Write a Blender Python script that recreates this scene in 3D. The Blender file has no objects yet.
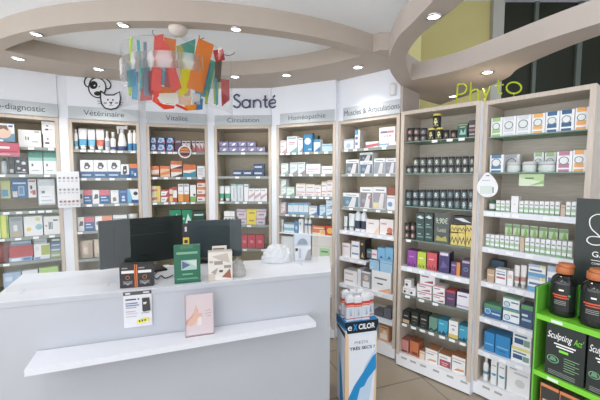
import bpy, bmesh, math, random
from mathutils import Vector, Matrix
random.seed(7)
C = bpy.context.scene.collection
PI = math.pi
H = 1.6
F = 329.27
PITCH = math.radians(4.05)
# ------------------------------------------------------------------ camera
cd = bpy.data.cameras.new('camera'); cam = bpy.data.objects.new('camera', cd); C.objects.link(cam)
cam.location = (0, 0, H); cam.rotation_euler = (PI/2 - PITCH, 0, 0)
cd.sensor_width = 36; cd.lens = F/600*36; cd.clip_start = .02
bpy.context.scene.camera = cam
CP, SP = math.cos(PITCH), math.sin(PITCH)
def ray(px, py):
    return Vector(((px-300), F*CP-(py-200)*SP, -F*SP-(py-200)*CP))/F
def at_y(px, py, y):
    d = ray(px, py); return Vector((0, 0, H)) + d*(y/d.y)
def at_z(px, py, z):
    d = ray(px, py); return Vector((0, 0, H)) + d*((z-H)/d.z)
class Plane:
    """a vertical frame in the room: s runs along it, depth runs away from the customer, z up"""
    def __init__(s, A, B):
        s.A = Vector((A[0], A[1], 0)); s.B = Vector((B[0], B[1], 0))
        s.u = (s.B-s.A).normalized(); s.n = Vector((-s.u.y, s.u.x, 0)); s.w = (s.B-s.A).length
        s.rot = math.atan2(s.u.y, s.u.x)
    def hit(s, px, py, dep=0):
        d = ray(px, py); o = Vector((0, 0, H)); t = ((s.A+s.n*dep-o).dot(s.n))/d.dot(s.n)
        p = o+d*t; return (p-s.A).dot(s.u), p.z
    def pt(s, a, dep, z): return s.A+s.u*a+s.n*dep+Vector((0, 0, z))
# ------------------------------------------------------------------ materials
MC = {}
def lin(c):
    c = c/255
    return c/12.92 if c <= .04045 else ((c+.055)/1.055)**2.4
def mat(rgb, rough=.45, metal=0, spec=.4, alpha=None, coat=0):
    k = (tuple(rgb), rough, metal, spec, alpha, coat)
    if k in MC: return MC[k]
    m = bpy.data.materials.new('paint'); m.use_nodes = True
    b = m.node_tree.nodes['Principled BSDF']
    b.inputs['Base Color'].default_value = (*[lin(x) for x in rgb], 1)
    b.inputs['Roughness'].default_value = rough; b.inputs['Metallic'].default_value = metal
    b.inputs['Specular IOR Level'].default_value = spec
    b.inputs['Coat Weight'].default_value = coat
    if alpha is not None:
        b.inputs['Alpha'].default_value = alpha
    MC[k] = m; return m
def noisy(name, c1, c2, scale, rough=.6, stretch=(1, 1, 1), bump=0, detail=4):
    m = bpy.data.materials.new(name); m.use_nodes = True; nt = m.node_tree; N = nt.nodes; L = nt.links
    b = N['Principled BSDF']; b.inputs['Roughness'].default_value = rough
    tc = N.new('ShaderNodeTexCoord'); mp = N.new('ShaderNodeMapping'); mp.inputs['Scale'].default_value = stretch
    nz = N.new('ShaderNodeTexNoise'); nz.inputs['Scale'].default_value = scale; nz.inputs['Detail'].default_value = detail
    r = N.new('ShaderNodeValToRGB')
    r.color_ramp.elements[0].position = .32; r.color_ramp.elements[1].position = .68
    r.color_ramp.elements[0].color = (*[lin(x) for x in c1], 1); r.color_ramp.elements[1].color = (*[lin(x) for x in c2], 1)
    L.new(tc.outputs['Object'], mp.inputs[0]); L.new(mp.outputs[0], nz.inputs[0]); L.new(nz.outputs[0], r.inputs[0]); L.new(r.outputs[0], b.inputs['Base Color'])
    if bump:
        bp = N.new('ShaderNodeBump'); bp.inputs['Strength'].default_value = bump; bp.inputs['Distance'].default_value = .01
        L.new(nz.outputs[0], bp.inputs['Height']); L.new(bp.outputs[0], b.inputs['Normal'])
    return m
def clear(name, tint, gloss=.12, rough=.03, opacity=0.0, body=(230, 235, 235), base=.025, trans=.5):
    m = bpy.data.materials.new(name); m.use_nodes = True; nt = m.node_tree; N = nt.nodes; L = nt.links
    N.remove(N['Principled BSDF']); out = N['Material Output']
    t = N.new('ShaderNodeBsdfTransparent'); t.inputs[0].default_value = (*[lin(x) for x in tint], 1)
    g = N.new('ShaderNodeBsdfGlossy'); g.inputs['Roughness'].default_value = rough
    mx = N.new('ShaderNodeMixShader'); fr = N.new('ShaderNodeLayerWeight'); fr.inputs[0].default_value = .25
    mu = N.new('ShaderNodeMath'); mu.operation = 'MULTIPLY_ADD'; mu.inputs[1].default_value = gloss*1.5; mu.inputs[2].default_value = base
    L.new(fr.outputs[1], mu.inputs[0]); L.new(mu.outputs[0], mx.inputs[0]); L.new(t.outputs[0], mx.inputs[1]); L.new(g.outputs[0], mx.inputs[2])
    last = mx
    if opacity:
        d = N.new('ShaderNodeBsdfDiffuse'); d.inputs[0].default_value = (*[lin(x) for x in body], 1)
        tr = N.new('ShaderNodeBsdfTranslucent'); tr.inputs[0].default_value = (*[lin(x) for x in body], 1)
        m1 = N.new('ShaderNodeMixShader'); m1.inputs[0].default_value = trans
        L.new(d.outputs[0], m1.inputs[1]); L.new(tr.outputs[0], m1.inputs[2])
        m2 = N.new('ShaderNodeMixShader'); m2.inputs[0].default_value = opacity
        L.new(mx.outputs[0], m2.inputs[1]); L.new(m1.outputs[0], m2.inputs[2]); last = m2
    L.new(last.outputs[0], out.inputs[0]); return m
def emit(rgb, st):
    m = bpy.data.materials.new('lamp'); m.use_nodes = True; b = m.node_tree.nodes['Principled BSDF']
    b.inputs['Emission Color'].default_value = (*[lin(x) for x in rgb], 1); b.inputs['Emission Strength'].default_value = st
    return m
M_wall = noisy('wall paint', (240, 243, 250), (243, 246, 252), 3, .7)
M_ceil = noisy('ceiling paint', (244, 248, 252), (247, 250, 253), 2, .8)
M_taupe = noisy('taupe paint', (186, 173, 160), (190, 177, 164), 4, .6)
M_taupe2 = noisy('taupe grey paint', (184, 172, 162), (189, 177, 167), 4, .6)
M_oak = noisy('oak veneer', (198, 184, 169), (211, 198, 184), 14, .5, (6, 6, .5))
M_back = noisy('woven back panel', (190, 173, 147), (207, 190, 164), 60, .7, (.35, 1, 3), 0, 6)
M_back2 = noisy('oak back panel', (196, 187, 173), (212, 203, 190), 30, .65, (.3, .3, 4))
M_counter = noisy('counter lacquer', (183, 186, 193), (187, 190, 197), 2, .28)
M_ctop_lit = noisy('lit counter lacquer', (224, 226, 233), (228, 230, 237), 2, .28)  # same lacquer as the front, brightened in colour where light falls on top
M_strip = mat((238, 238, 244), .35)
M_header = mat((196, 202, 205), .7, 0, .15)
M_text = mat((84, 90, 98), .9, 0, 0)
M_rail = mat((150, 156, 152), .3)
M_white = mat((240, 241, 245), .3)
M_glass = clear('shelf glass', (225, 238, 230), .08, .05, .10, (200, 215, 208))
M_gedge = mat((120, 146, 136), .2)
M_plexi = clear('clear acrylic', (252, 253, 253), .06, .02)
M_drum = clear('acrylic drum', (254, 254, 254), .05, .08, .015, base=.004)
M_frost = clear('frosted acrylic', (255, 255, 255), 0, .3, .30, (254, 255, 255), 0, .3)
M_chrome = mat((200, 200, 200), .15, 1)
M_black = mat((22, 23, 26), .35)
M_lamp = emit((255, 252, 244), 6)
# ------------------------------------------------------------------ mesh helpers
class MB:
    def __init__(s): s.v = []; s.f = []; s.m = []; s.mats = []; s.sm = []
    def mi(s, m):
        if m not in s.mats: s.mats.append(m)
        return s.mats.index(m)
    def face(s, pts, m, smooth=False):
        i = len(s.v); s.v += [tuple(p) for p in pts]; s.f.append(tuple(range(i, i+len(pts)))); s.m.append(s.mi(m)); s.sm.append(smooth)
    def box(s, x0, x1, y0, y1, z0, z1, m, front=None, top=None, T=None):
        P = [(x0, y0, z0), (x1, y0, z0), (x1, y1, z0), (x0, y1, z0), (x0, y0, z1), (x1, y0, z1), (x1, y1, z1), (x0, y1, z1)]
        if T: P = [tuple(T(Vector(p))) for p in P]
        i = len(s.v); s.v += P
        for k, q in enumerate([(3, 2, 1, 0), (4, 5, 6, 7), (0, 1, 5, 4), (1, 2, 6, 5), (2, 3, 7, 6), (3, 0, 4, 7)]):
            s.f.append(tuple(i+a for a in q)); mm = top if (k == 1 and top) else front if (k == 2 and front) else m
            s.m.append(s.mi(mm)); s.sm.append(False)
        return s
    def prism(s, pts, z0, z1, m, side=None):
        n = len(pts); i = len(s.v); s.v += [(p[0], p[1], z0) for p in pts]+[(p[0], p[1], z1) for p in pts]
        s.f.append(tuple(i+k for k in reversed(range(n)))); s.f.append(tuple(i+n+k for k in range(n)))
        s.m += [s.mi(m)]*2; s.sm += [False]*2
        for k in range(n):
            s.f.append((i+k, i+(k+1) % n, i+n+(k+1) % n, i+n+k)); s.m.append(s.mi(side or m)); s.sm.append(False)
        return s
    def lathe(s, prof, m, n=16, cx=0, cy=0, z=0, sx=1, sy=1, cap=True, mats=None):
        i = len(s.v)
        for r, h in prof:
            for k in range(n):
                a = 2*PI*k/n; s.v.append((cx+r*sx*math.cos(a), cy+r*sy*math.sin(a), z+h))
        for j in range(len(prof)-1):
            for k in range(n):
                a, b = i+j*n+k, i+j*n+(k+1) % n
                s.f.append((a, b, b+n, a+n)); s.m.append(s.mi(mats[j] if mats else m)); s.sm.append(True)
        if cap:
            s.f.append(tuple(i+k for k in reversed(range(n)))); s.m.append(s.mi(mats[0] if mats else m)); s.sm.append(False)
            j = (len(prof)-1)*n; s.f.append(tuple(i+j+k for k in range(n))); s.m.append(s.mi(mats[-1] if mats else m)); s.sm.append(False)
        return s
    def tube(s, pts, r, m, n=8):
        pts = [Vector(p) for p in pts]; i = len(s.v); K = len(pts)
        for j, p in enumerate(pts):
            t = (pts[min(j+1, K-1)]-pts[max(j-1, 0)]).normalized()
            a = t.cross(Vector((0, 0, 1)))
            if a.length < .1: a = t.cross(Vector((0, 1, 0)))
            a.normalize(); b = t.cross(a)
            for k in range(n):
                q = p+a*(r*math.cos(2*PI*k/n))+b*(r*math.sin(2*PI*k/n)); s.v.append(tuple(q))
        for j in range(K-1):
            for k in range(n):
                c, d = i+j*n+k, i+j*n+(k+1) % n; s.f.append((c, d, d+n, c+n)); s.m.append(s.mi(m)); s.sm.append(True)
        s.f.append(tuple(i+k for k in range(n))); s.f.append(tuple(i+(K-1)*n+k for k in reversed(range(n)))); s.m += [s.mi(m)]*2; s.sm += [False]*2
        return s
    def mesh(s, name, fix=True):
        me = bpy.data.meshes.new(name); me.from_pydata(s.v, [], s.f)
        for m in s.mats: me.materials.append(m)
        for k, p in enumerate(me.polygons): p.material_index = s.m[k]; p.use_smooth = s.sm[k]
        if fix:
            b = bmesh.new(); b.from_mesh(me); bmesh.ops.recalc_face_normals(b, faces=b.faces[:]); b.to_mesh(me); b.free()
        me.update(); return me
    def build(s, name, parent=None, loc=None, rz=None, fix=True):
        o = bpy.data.objects.new(name, s.mesh(name, fix)); C.objects.link(o)
        if loc is not None: o.location = loc
        if rz is not None: o.rotation_euler = (0, 0, rz)
        if parent: o.parent = parent
        return o
def empty(name, loc, rz=0):
    o = bpy.data.objects.new(name, None); C.objects.link(o); o.location = loc; o.rotation_euler = (0, 0, rz); o.empty_display_size = .05
    return o
def tag(o, label, cat, group=None, kind=None):
    if label: o['label'] = label
    if cat: o['category'] = cat
    if group: o['group'] = group
    if kind: o['kind'] = kind
    return o
def structure(o): o['kind'] = 'structure'; return o
def text_into(mb, body, T, h, m, align='CENTER', bold=0.0, shear=0, wfit=None, thick=.0):
    cu = bpy.data.curves.new('t', 'FONT'); cu.body = body; cu.size = 1; cu.align_x = align; cu.offset = bold; cu.shear = shear
    o = bpy.data.objects.new('t', cu); C.objects.link(o)
    dg = bpy.context.evaluated_depsgraph_get(); me = bpy.data.meshes.new_from_object(o.evaluated_get(dg))
    xs = [v.co.x for v in me.vertices]; w = max(xs)-min(xs); x0 = min(xs)
    sc = h; sx = (wfit/w) if wfit else sc; off = (-(x0+w/2)) if align == 'CENTER' else -x0
    i = len(mb.v)
    for v in me.vertices: mb.v.append(tuple(T((v.co.x+off)*sx, v.co.y*sc)))
    k = mb.mi(m)
    for p in me.polygons: mb.f.append(tuple(i+a for a in p.vertices)); mb.m.append(k); mb.sm.append(False)
    bpy.data.objects.remove(o); bpy.data.curves.remove(cu); bpy.data.meshes.remove(me)
def smooth_path(pts, n=6, closed=False):
    P = [Vector(p) for p in pts]; K = len(P); out = []
    rng = range(K) if closed else range(K-1)
    for i in rng:
        p0 = P[(i-1) % K] if closed or i > 0 else P[0]; p1 = P[i]; p2 = P[(i+1) % K]; p3 = P[(i+2) % K] if closed or i+2 < K else P[-1]
        for j in range(n):
            t = j/n; out.append(.5*((2*p1)+(p2-p0)*t+(2*p0-5*p1+4*p2-p3)*t*t+(3*p1-p0-3*p2+p3)*t**3))
    if not closed: out.append(P[-1])
    return out
# ------------------------------------------------------------------ setting
CABS = [(-2.476, 2.761, -2.153, 2.976), (-2.094, 3.013, -1.553, 3.224), (-1.514, 3.278, -.956, 3.439), (-.891, 3.451, -.297, 3.418),
        (-.242, 3.395, .335, 3.133), (.362, 3.178, .826, 2.765), (.817, 2.701, 1.239, 2.299), (1.278, 2.332, 1.657, 1.878)]
HC = 2.122
# the first cabinet runs on out of the frame to its full width
a, b = Vector(CABS[0][:2]), Vector(CABS[0][2:]); d = (b-a).normalized(); a2 = b-d*.60
CABS[0] = (a2.x, a2.y, b.x, b.y)
PL = [Plane(c[:2], c[2:]) for c in CABS]
mb = MB()
m = bpy.data.materials.new('floor tile'); m.use_nodes = True; N = m.node_tree.nodes; L = m.node_tree.links
tc = N.new('ShaderNodeTexCoord'); mp = N.new('ShaderNodeMapping'); mp.inputs['Rotation'].default_value = (0, 0, math.radians(-19)); mp.inputs['Location'].default_value = (-1.744, -2.07, 0)
br = N.new('ShaderNodeTexBrick'); br.offset = 0; br.inputs['Scale'].default_value = 1; br.inputs['Brick Width'].default_value = .6; br.inputs['Row Height'].default_value = .6
br.inputs['Mortar Size'].default_value = .006; br.inputs['Color1'].default_value = (*[lin(x) for x in (162, 149, 130)], 1); br.inputs['Color2'].default_value = (*[lin(x) for x in (156, 144, 126)], 1)
br.inputs['Mortar'].default_value = (*[lin(x) for x in (120, 110, 98)], 1)
L.new(tc.outputs['Object'], mp.inputs[0]); L.new(mp.outputs[0], br.inputs[0]); L.new(br.outputs[0], N['Principled BSDF'].inputs['Base Color']); N['Principled BSDF'].inputs['Roughness'].default_value = .35
mb.box(-5, 4.5, -2.5, 5.2, -.05, 0, m); structure(mb.build('floor'))
# bulkhead walls over the cabinets and white fillers between them, one wall
mb = MB()
for i in range(6):
    p = PL[i]
    def T(q, p=p): return p.pt(q.x, q.y, q.z)
    mb.box(0, p.w, .0, .34, HC+.002, 2.62, M_wall, T=T)
    q = PL[i+1] if i < 7 else None
    if i < 6:
        A, B = p.B, q.A; nn = (p.n+q.n).normalized()
        if i < 5:
            e_ = (B-A).normalized()*.0015; P4 = [A+e_+nn*.004, B-e_+nn*.004, B-e_+nn*.2, A+e_+nn*.2]
            mb.prism([(v.x, v.y) for v in P4], 0, 2.62, M_wall)
mb2 = MB()
A, B = PL[6].B, PL[7].A; nn = (PL[6].n+PL[7].n).normalized(); e_ = (B-A).normalized()*.0015
mb2.prism([(v.x, v.y) for v in (A+e_+nn*.003, B-e_+nn*.003, B-e_+nn*.2, A+e_+nn*.2)], 0, HC, M_wall)
structure(mb.build('wall_back')); structure(mb2.build('trim_1'))
# thin sheet on the bulkhead's end face, its shaded tone put into the colour
P9 = Plane((PL[5].B+PL[5].u*.001).xy, (PL[5].B+PL[5].u*.001+PL[5].n*.34).xy)
mb = MB()
def T(k, g=P9): return g.pt(k.x, k.y, k.z)
mb.box(0, P9.w, -.02, .0, 2.126, 2.62, M_taupe2, T=T); structure(mb.build('trim_2'))
# ring soffit
def arc(cx, cy, r, a0, a1, n=40):
    return [(cx+r*math.cos(a0+(a1-a0)*k/n), cy+r*math.sin(a0+(a1-a0)*k/n)) for k in range(n+1)]
mb = MB()
ai, ao = 2.265, 2.36
a0, a1 = math.radians(-150), math.radians(-46.5)
inner = arc(-.9, 4.33, ai, a0, a1); outer = arc(-.9, 4.33, ao, a0, a1-.005)
mb.prism(inner+outer[::-1], 2.4985, 2.6205, M_taupe)
o = mb.build('trim_3'); structure(o)
inn = arc(-.776, 1.21, 1.80, math.radians(152), math.radians(42), 50)
wallpts = [(p.A.x, p.A.y) for p in PL[:6]]+[(PL[5].B.x, PL[5].B.y)]
wallpts2 = []
for p in PL[:6]:
    wallpts2 += [(p.A.x, p.A.y), (p.B.x, p.B.y)]
out = [(.70, 2.42), (.76, 2.55)]+[(x, y-.001) for x, y in wallpts2[::-1]]+[(-2.95, 2.4), (-2.6, 1.9)]
mb = MB(); mb.prism(inn+out, 2.50, 2.62, M_taupe); structure(mb.build('trim_4'))
# second, leaf shaped soffit
ol = [(.95, -.1), (.80, .5), (.70, 1.1), (.65, 1.6), (.625, 1.87), (.60, 2.09), (.64, 2.43), (.74, 2.75), (.95, 3.16), (1.23, 3.59), (1.66, 3.98)]
orr = [(1.76, 3.5), (1.79, 2.94), (1.72, 2.65), (1.75, 2.28), (1.82, 2.02), (2.0, 1.6), (2.35, 1.1)]
ir = [(2.15, 1.1), (1.9, 1.5), (1.66, 1.89), (1.52, 2.15), (1.35, 2.53), (1.22, 2.75), (.985, 2.97)]
il = [(.977, 2.96), (.862, 2.70), (.774, 2.47), (.733, 2.28), (.727, 2.06), (.76, 1.85), (.80, 1.6), (.86, 1.1), (.98, .5), (1.15, -.1)]
KR = .74/.85
def sp(l): return [(v.x*KR, v.y*KR) for v in smooth_path([(a, b, 0) for a, b in l], 5)]
mb = MB(); mb.prism(sp(ol)+sp(orr)+sp(ir)+sp(il), 2.34, 2.462, M_taupe2); structure(mb.build('trim_5'))
# ceilings
cl = [(-4.5, -2.5), (1.6, -2.5), (1.3, -.1), (1.1, .6), (.98, 1.3), (.87, 1.92), (.816, 2.24), (.80, 2.5), (.83, 2.86), (.91, 3.12), (1.04, 3.48), (1.04, 3.75), (-4.5, 3.75)]
mb = MB(); mb.prism(cl, 2.621, 2.68, M_ceil); structure(mb.build('ceiling'))
mb = MB(); mb.box(.55, 4.5, -2.5, 5.2, 4.1, 4.15, M_ceil); structure(mb.build('ceiling_upper'))
mb = MB(); mb.box(1.0, 1.05, 3.49, 5.0, 2.69, 4.1, M_taupe2); mb.box(.9, .95, 3.6, 5.0, 0, 2.6, M_taupe2); mb.box(.6, .66, -2.5, .45, 2.7, 4.1, M_ceil); structure(mb.build('wall_left'))
mb = MB(); mb.box(4.45, 4.5, -2.5, 4.88, 0, 4.1, M_wall); structure(mb.build('wall_right'))
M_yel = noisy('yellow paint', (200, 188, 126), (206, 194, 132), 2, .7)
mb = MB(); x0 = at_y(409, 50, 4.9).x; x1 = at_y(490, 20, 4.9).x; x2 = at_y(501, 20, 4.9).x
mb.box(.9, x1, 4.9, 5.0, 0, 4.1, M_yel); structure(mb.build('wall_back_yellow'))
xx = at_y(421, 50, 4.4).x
mb = MB(); mb.box(.951, xx, 4.40, 4.89, 0, 4.1, mat((232, 222, 158), .7)); structure(mb.build('wall_edge_lit'))  # edge of the yellow wall, its bright light put into a paler yellow
mb = MB(); mb.box(x1+.002, x2, 4.82, 5.0, 0, 4.1, mat((186, 184, 176), .6)); structure(mb.build('trim_6'))
M_dglass = mat((44, 47, 36), .3, 0, .3)
wg = empty('window_1', (0, 0, 0)); structure(wg)
mb = MB(); mb.box(x2+.003, 4.6, 4.92, 4.95, 0, 4.1, M_dglass); mb.build('pane', wg)
mb = MB()
for px, w in ((534, .05), (578, .07), (640, .05)):
    x = at_y(px, 60, 4.9).x; mb.box(x-w/2, x+w/2, 4.88, 4.918, 0, 4.1, mat((104, 112, 104), .4))
xb = at_y(545, 60, 4.9).x
mb.build('window_frame', wg)
# ------------------------------------------------------------------ cabinets
CN = ['diagnostic', 'Vétérinaire', 'Vitalité', 'Circulation', 'Homéopathie', 'Muscles', 'left Phyto', 'right Phyto']
# front edge of every shelf, and the kind of shelf (g glass, w white board)
SH = [
 [((40, 147.5), 'g'), ((40, 174.5), 'g'), ((40, 210.5), 'g'), ((40, 236), 'g'), ((40, 260), 'g'), ((40, 290), 'g')],
 [((100, 150), 'g'), ((100, 178), 'g'), ((100, 204), 'g'), ((85, 231.5), 'g'), ((90, 259), 'g'), ((90, 286), 'g')],
 [((177, 151.8), 'g'), ((177, 177), 'g'), ((177, 202), 'g'), ((177, 228), 'g'), ((187, 252), 'g'), ((177, 280), 'g')],
 [((243, 152.3), 'g'), ((243, 176.3), 'g'), ((243, 201.6), 'g'), ((250, 225), 'g'), ((250, 249), 'g'), ((250, 276), 'g')],
 [((306, 152), 'g'), ((306, 174), 'g'), ((306, 196.3), 'g'), ((306, 215), 'g'), ((306, 234.3), 't'), ((306, 262), 'w'), ((306, 290), 'w')],
 [((343, 149.5), 'g'), ((343, 174), 'g'), ((343, 207.2), 'g'), ((342, 230), 'w'), ((341, 256.5), 'w'), ((341, 283), 'w'), ((385, 320), 'w')],
 [((405, 141.7), 'g'), ((405, 173.5), 'g'), ((405, 206), 'g'), ((405, 239), 'g'), ((405, 266.5), 'w'), ((402, 294.5), 'g'), ((401, 323), 'g')],
 [((491, 136.8), 'g'), ((491, 172.5), 'g'), ((486, 211), 'w'), ((485, 247), 'w'), ((486, 282), 'w'), ((483, 317), 'w'), ((483, 351), 'w')]]
SZ = []
DEP = .32
TAGS = {
 (0,0):(31,51),(0,1):(2,22,47),(0,2):(6,19,32,41,49),(0,3):(1,18,36,52),(0,4):(6,59),
 (1,0):(75,83,91,98,106,113,120,133),(1,1):(84,98,112,129),(1,2):(89,101,117,131),(1,3):(80,),
 (2,0):(155,163,170,175,194),(2,1):(155,166,178,189,200),(2,2):(155,166,173,184,193),
 (3,0):(243,),(3,1):(237,258),(3,2):(222,237,245,260),(3,3):(249,),(3,4):(228,245,263),
 (4,0):(282,288,294,300,307,316,326),(4,1):(283,291,300,311,323),(4,2):(281,288,297,305,314,321,327),(4,3):(280,287,294,302,312,321,329),
 (5,0):(346,355,366,384),(5,1):(350,363,376,388),(5,2):(351,365,378,390),(5,3):(345,352,362,371,380,390),(5,4):(342,352,361),(5,5):(345,356,368,380),
 (6,0):(434,449,461),(6,3):(408,),(6,4):(410,422,434,446,458),(6,5):(407,421,435),(6,6):(404,413,422,431,442,452,463),
 (7,2):(491,499,507,516,548,556),(7,3):(492,510,530,555),(7,4):(490,505,520),(7,5):(488,505,522),(7,6):(487,503,520)}
tag_mesh = {}
for i, p in enumerate(PL):
    zs = []
    lab = ['beige wood wall shelving cabinet at the left edge, diagnostic sign on top', 'beige wood wall shelving cabinet of pet products under the Vétérinaire sign',
           'beige wood wall shelving cabinet under the Vitalité sign', 'beige wood wall shelving cabinet under the Circulation sign', 'beige wood wall shelving cabinet under the Homéopathie sign',
           'beige wood wall shelving cabinet under the Muscles & Articulations sign', 'pale wood shelving cabinet of dark jars left below the green Phyto letters', 'pale wood shelving cabinet of white boxes right below the green Phyto letters'][i]
    root = empty('shelving_cabinet', p.A, p.rot); tag(root, lab, 'shelving cabinet', 'wall cabinets')
    w = p.w; back = M_back2 if i > 5 else M_back; th = .028
    sm = MB(); sm.box(0, th, 0, DEP, .1, HC, M_oak); sm.build('side_panel', root)
    sm = MB(); sm.box(w-th, w, 0, DEP, .1, HC, M_oak); sm.build('side_panel', root)
    sm = MB(); sm.box(th, w-th, 0, DEP, HC-th, HC, M_oak); sm.build('top_panel', root)
    sm = MB(); sm.box(th, w-th, DEP-.012, DEP, .1, HC-th, back); sm.build('back_panel', root)
    sm = MB(); sm.box(0, w, .0, DEP, .012, .1, M_white); sm.box(.01, w-.01, .012, DEP, .0, .0119, mat((50, 48, 46))); sm.box(th, w-th, .0, DEP-.012, .1, .118, M_white)  # dark inset strip paints the shadow gap at the floor
    pl_ = sm.build('plinth', root)
    if i > 5:
        for px, py in {6: ((404, 356), (413, 361), (423, 366), (436, 372), (450, 378), (464, 385)), 7: ((486, 391), (498, 397))}[i]:
            s_ = p.hit(px, py)[0]; o = MB().box(-.024, .024, 0, .0015, -.008, .008, mat((176, 174, 172), .5)).build('price_tag', pl_); o.location = (s_, -.0017, .088)
    for j, ((px, py), kd) in enumerate(SH[i]):
        z = p.hit(px, py)[1]; zs.append(z); x1 = w-th
        if i == 5 and j == 4: x1 = p.hit(366, 260)[0]
        sm = MB()
        if kd == 'g':
            sm.box(th+.001, x1-.001, .012, DEP-.014, z-.008, z, M_glass, front=M_gedge)
            if i < 6: sm.box(th+.002, x1-.002, .004, .0115, z-.024, z+.001, M_rail)
        elif kd == 't':
            sm.box(th+.001, x1-.001, .006, DEP-.014, z-.012, z, M_white)
        else:
            sm.box(th+.001, x1-.001, .006, DEP-.014, z-.016, z, M_white); sm.box(th+.001, x1-.001, -.004, .0055, z-.036, z+.002, mat((228, 231, 238), .25))
        sh = sm.build('shelf', root)
        for px in TAGS.get((i, j), ()):
            s_ = p.hit(px, py)[0]
            if not (.05 < s_ < x1-.02): continue
            key = 'tag'
            if key not in tag_mesh: tag_mesh[key] = MB().box(-.021, .021, 0, .002, -.010, .010, mat((246, 246, 248), .4)).mesh('price_tag')
            o = bpy.data.objects.new('price_tag', tag_mesh[key]); C.objects.link(o); o.parent = sh
            o.location = (s_, .0005 if kd == 'g' and i < 6 else (.0095 if kd == 'g' else -.0065), z-.012-(.006 if kd == 'w' else 0))
    zs.append(.119)
    SZ.append(zs)
# shelf index of the base board is the last
for i in (6, 7): pass
# tags on the base of the left Phyto cabinet
# sign plates above the cabinets
HD = [('o-diagnostic', (0, 98, 58, 105), (0, 113.5, 58, 117.3), (-4, 45), 106),
      ('Vétérinaire', (68, 105.5, 139, 110.5), (68, 118.3, 139, 121.8), (83.5, 124), 0),
      ('Vitalité', (146, 111, 207, 114.5), (146, 123.2, 207, 125.8), (165.5, 187.5), 0),
      ('Circulation', (214.5, 115.5, 271.5, 115), (214, 125.8, 271, 125.3), (227, 259), 0),
      ('Homéopathie', (280, 114, 334.5, 109), (280, 125, 334.5, 121), (288.5, 325.5), 0),
      ('Muscles & Articulations', (343, 107.5, 400, 99.5), (343, 121, 400, 113), (344.5, 399.5), 0)]
HN = ['grey wall sign reading diagnostic in thin letters, at left edge', 'grey wall sign reading Vétérinaire', 'grey wall sign reading Vitalité', 'grey wall sign reading Circulation', 'grey wall sign reading Homéopathie', 'grey wall sign reading Muscles & Articulations']
for i, (txt, top, bot, (t0, t1), _) in enumerate(HD):
    p = PL[i]; s0 = p.hit(top[0], (top[1]+bot[1])/2, -.01)[0]; s1 = p.hit(top[2], (top[3]+bot[3])/2, -.01)[0]
    z1 = (p.hit(top[0], top[1], -.01)[1]+p.hit(top[2], top[3], -.01)[1])/2; z0 = HC+.004
    if i == 0: s0 = 0.01
    root = empty('wall_sign', p.pt((s0+s1)/2, -.001, z0), p.rot); tag(root, HN[i], 'wall sign', 'grey signs above the cabinets')
    W = (s1-s0)/2
    MB().box(-W, W, -.008, 0, 0, z1-z0, M_header).build('sign_plate', root)
    a0_ = p.hit(t0, 112, -.01)[0]; a1_ = p.hit(t1, 112, -.01)[0]; hh = (z1-z0)
    tm = MB(); cx = (a0_+a1_)/2-(s0+s1)/2; full = txt
    text_into(tm, full, lambda x, y: (x+cx, -.0095, hh*.32+y), hh*.62, M_text, wfit=(a1_-a0_), bold=-.002)
    tm.build('lettering', root)
# ------------------------------------------------------------------ products
REG = []          # everything standing on a shelf, labelled at the end
CACHE = {}
def instance(key, maker, cat_name):
    if key not in CACHE:
        me, kids = maker(); CACHE[key] = (me, kids)
    me, kids = CACHE[key]
    o = bpy.data.objects.new(cat_name, me); C.objects.link(o)
    for nm, km in kids:
        k = bpy.data.objects.new(nm, km); C.objects.link(k); k.parent = o
    return o
def q(v, s=.002): return round(round(v/s)*s, 4)
def pmat(c, *_):
    # printed card and plastic: a hazy veil of light is mixed into every colour
    g=.3*c[0]+.59*c[1]+.11*c[2]
    return mat(tuple(round((x*.84+g*.16)*.90+22) for x in c), .42)
def mk_box(w, d, h, front, side, top, deco):
    mb = MB(); f = pmat(front); mb.box(-w/2, w/2, 0, d, 0, h, pmat(side or front), front=f, top=pmat(top or side or front))
    y = -.0004
    for e in deco:
        if e[0] == 'r':
            _, u0, v0, u1, v1, c = e; mb.face([(-w/2+w*u0, y, h*v0), (-w/2+w*u1, y, h*v0), (-w/2+w*u1, y, h*v1), (-w/2+w*u0, y, h*v1)], pmat(c))
        elif e[0] == 'd':
            _, u, v, r, c = e; rr = r*min(w, h); mb.face([(-w/2+w*u+rr*math.cos(a*PI/8), y, h*v+rr*math.sin(a*PI/8)) for a in range(16)], pmat(c))
        elif e[0] == 'o':
            _, u, v, r, c, c2 = e; rr = r*w
            mb.face([(-w/2+w*u+rr*math.cos(a*PI/8), y, h*v+rr*math.sin(a*PI/8)) for a in range(16)], pmat(c))
            mb.face([(-w/2+w*u+rr*.8*math.cos(a*PI/8), y-.0003, h*v+rr*.8*math.sin(a*PI/8)) for a in range(16)], pmat(c2))
        elif e[0] == 'p':
            _, pts, c = e; mb.face([(-w/2+w*a, y, h*b) for a, b in pts], pmat(c))
        y -= .0003
    return mb.mesh('box', False), []
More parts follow.
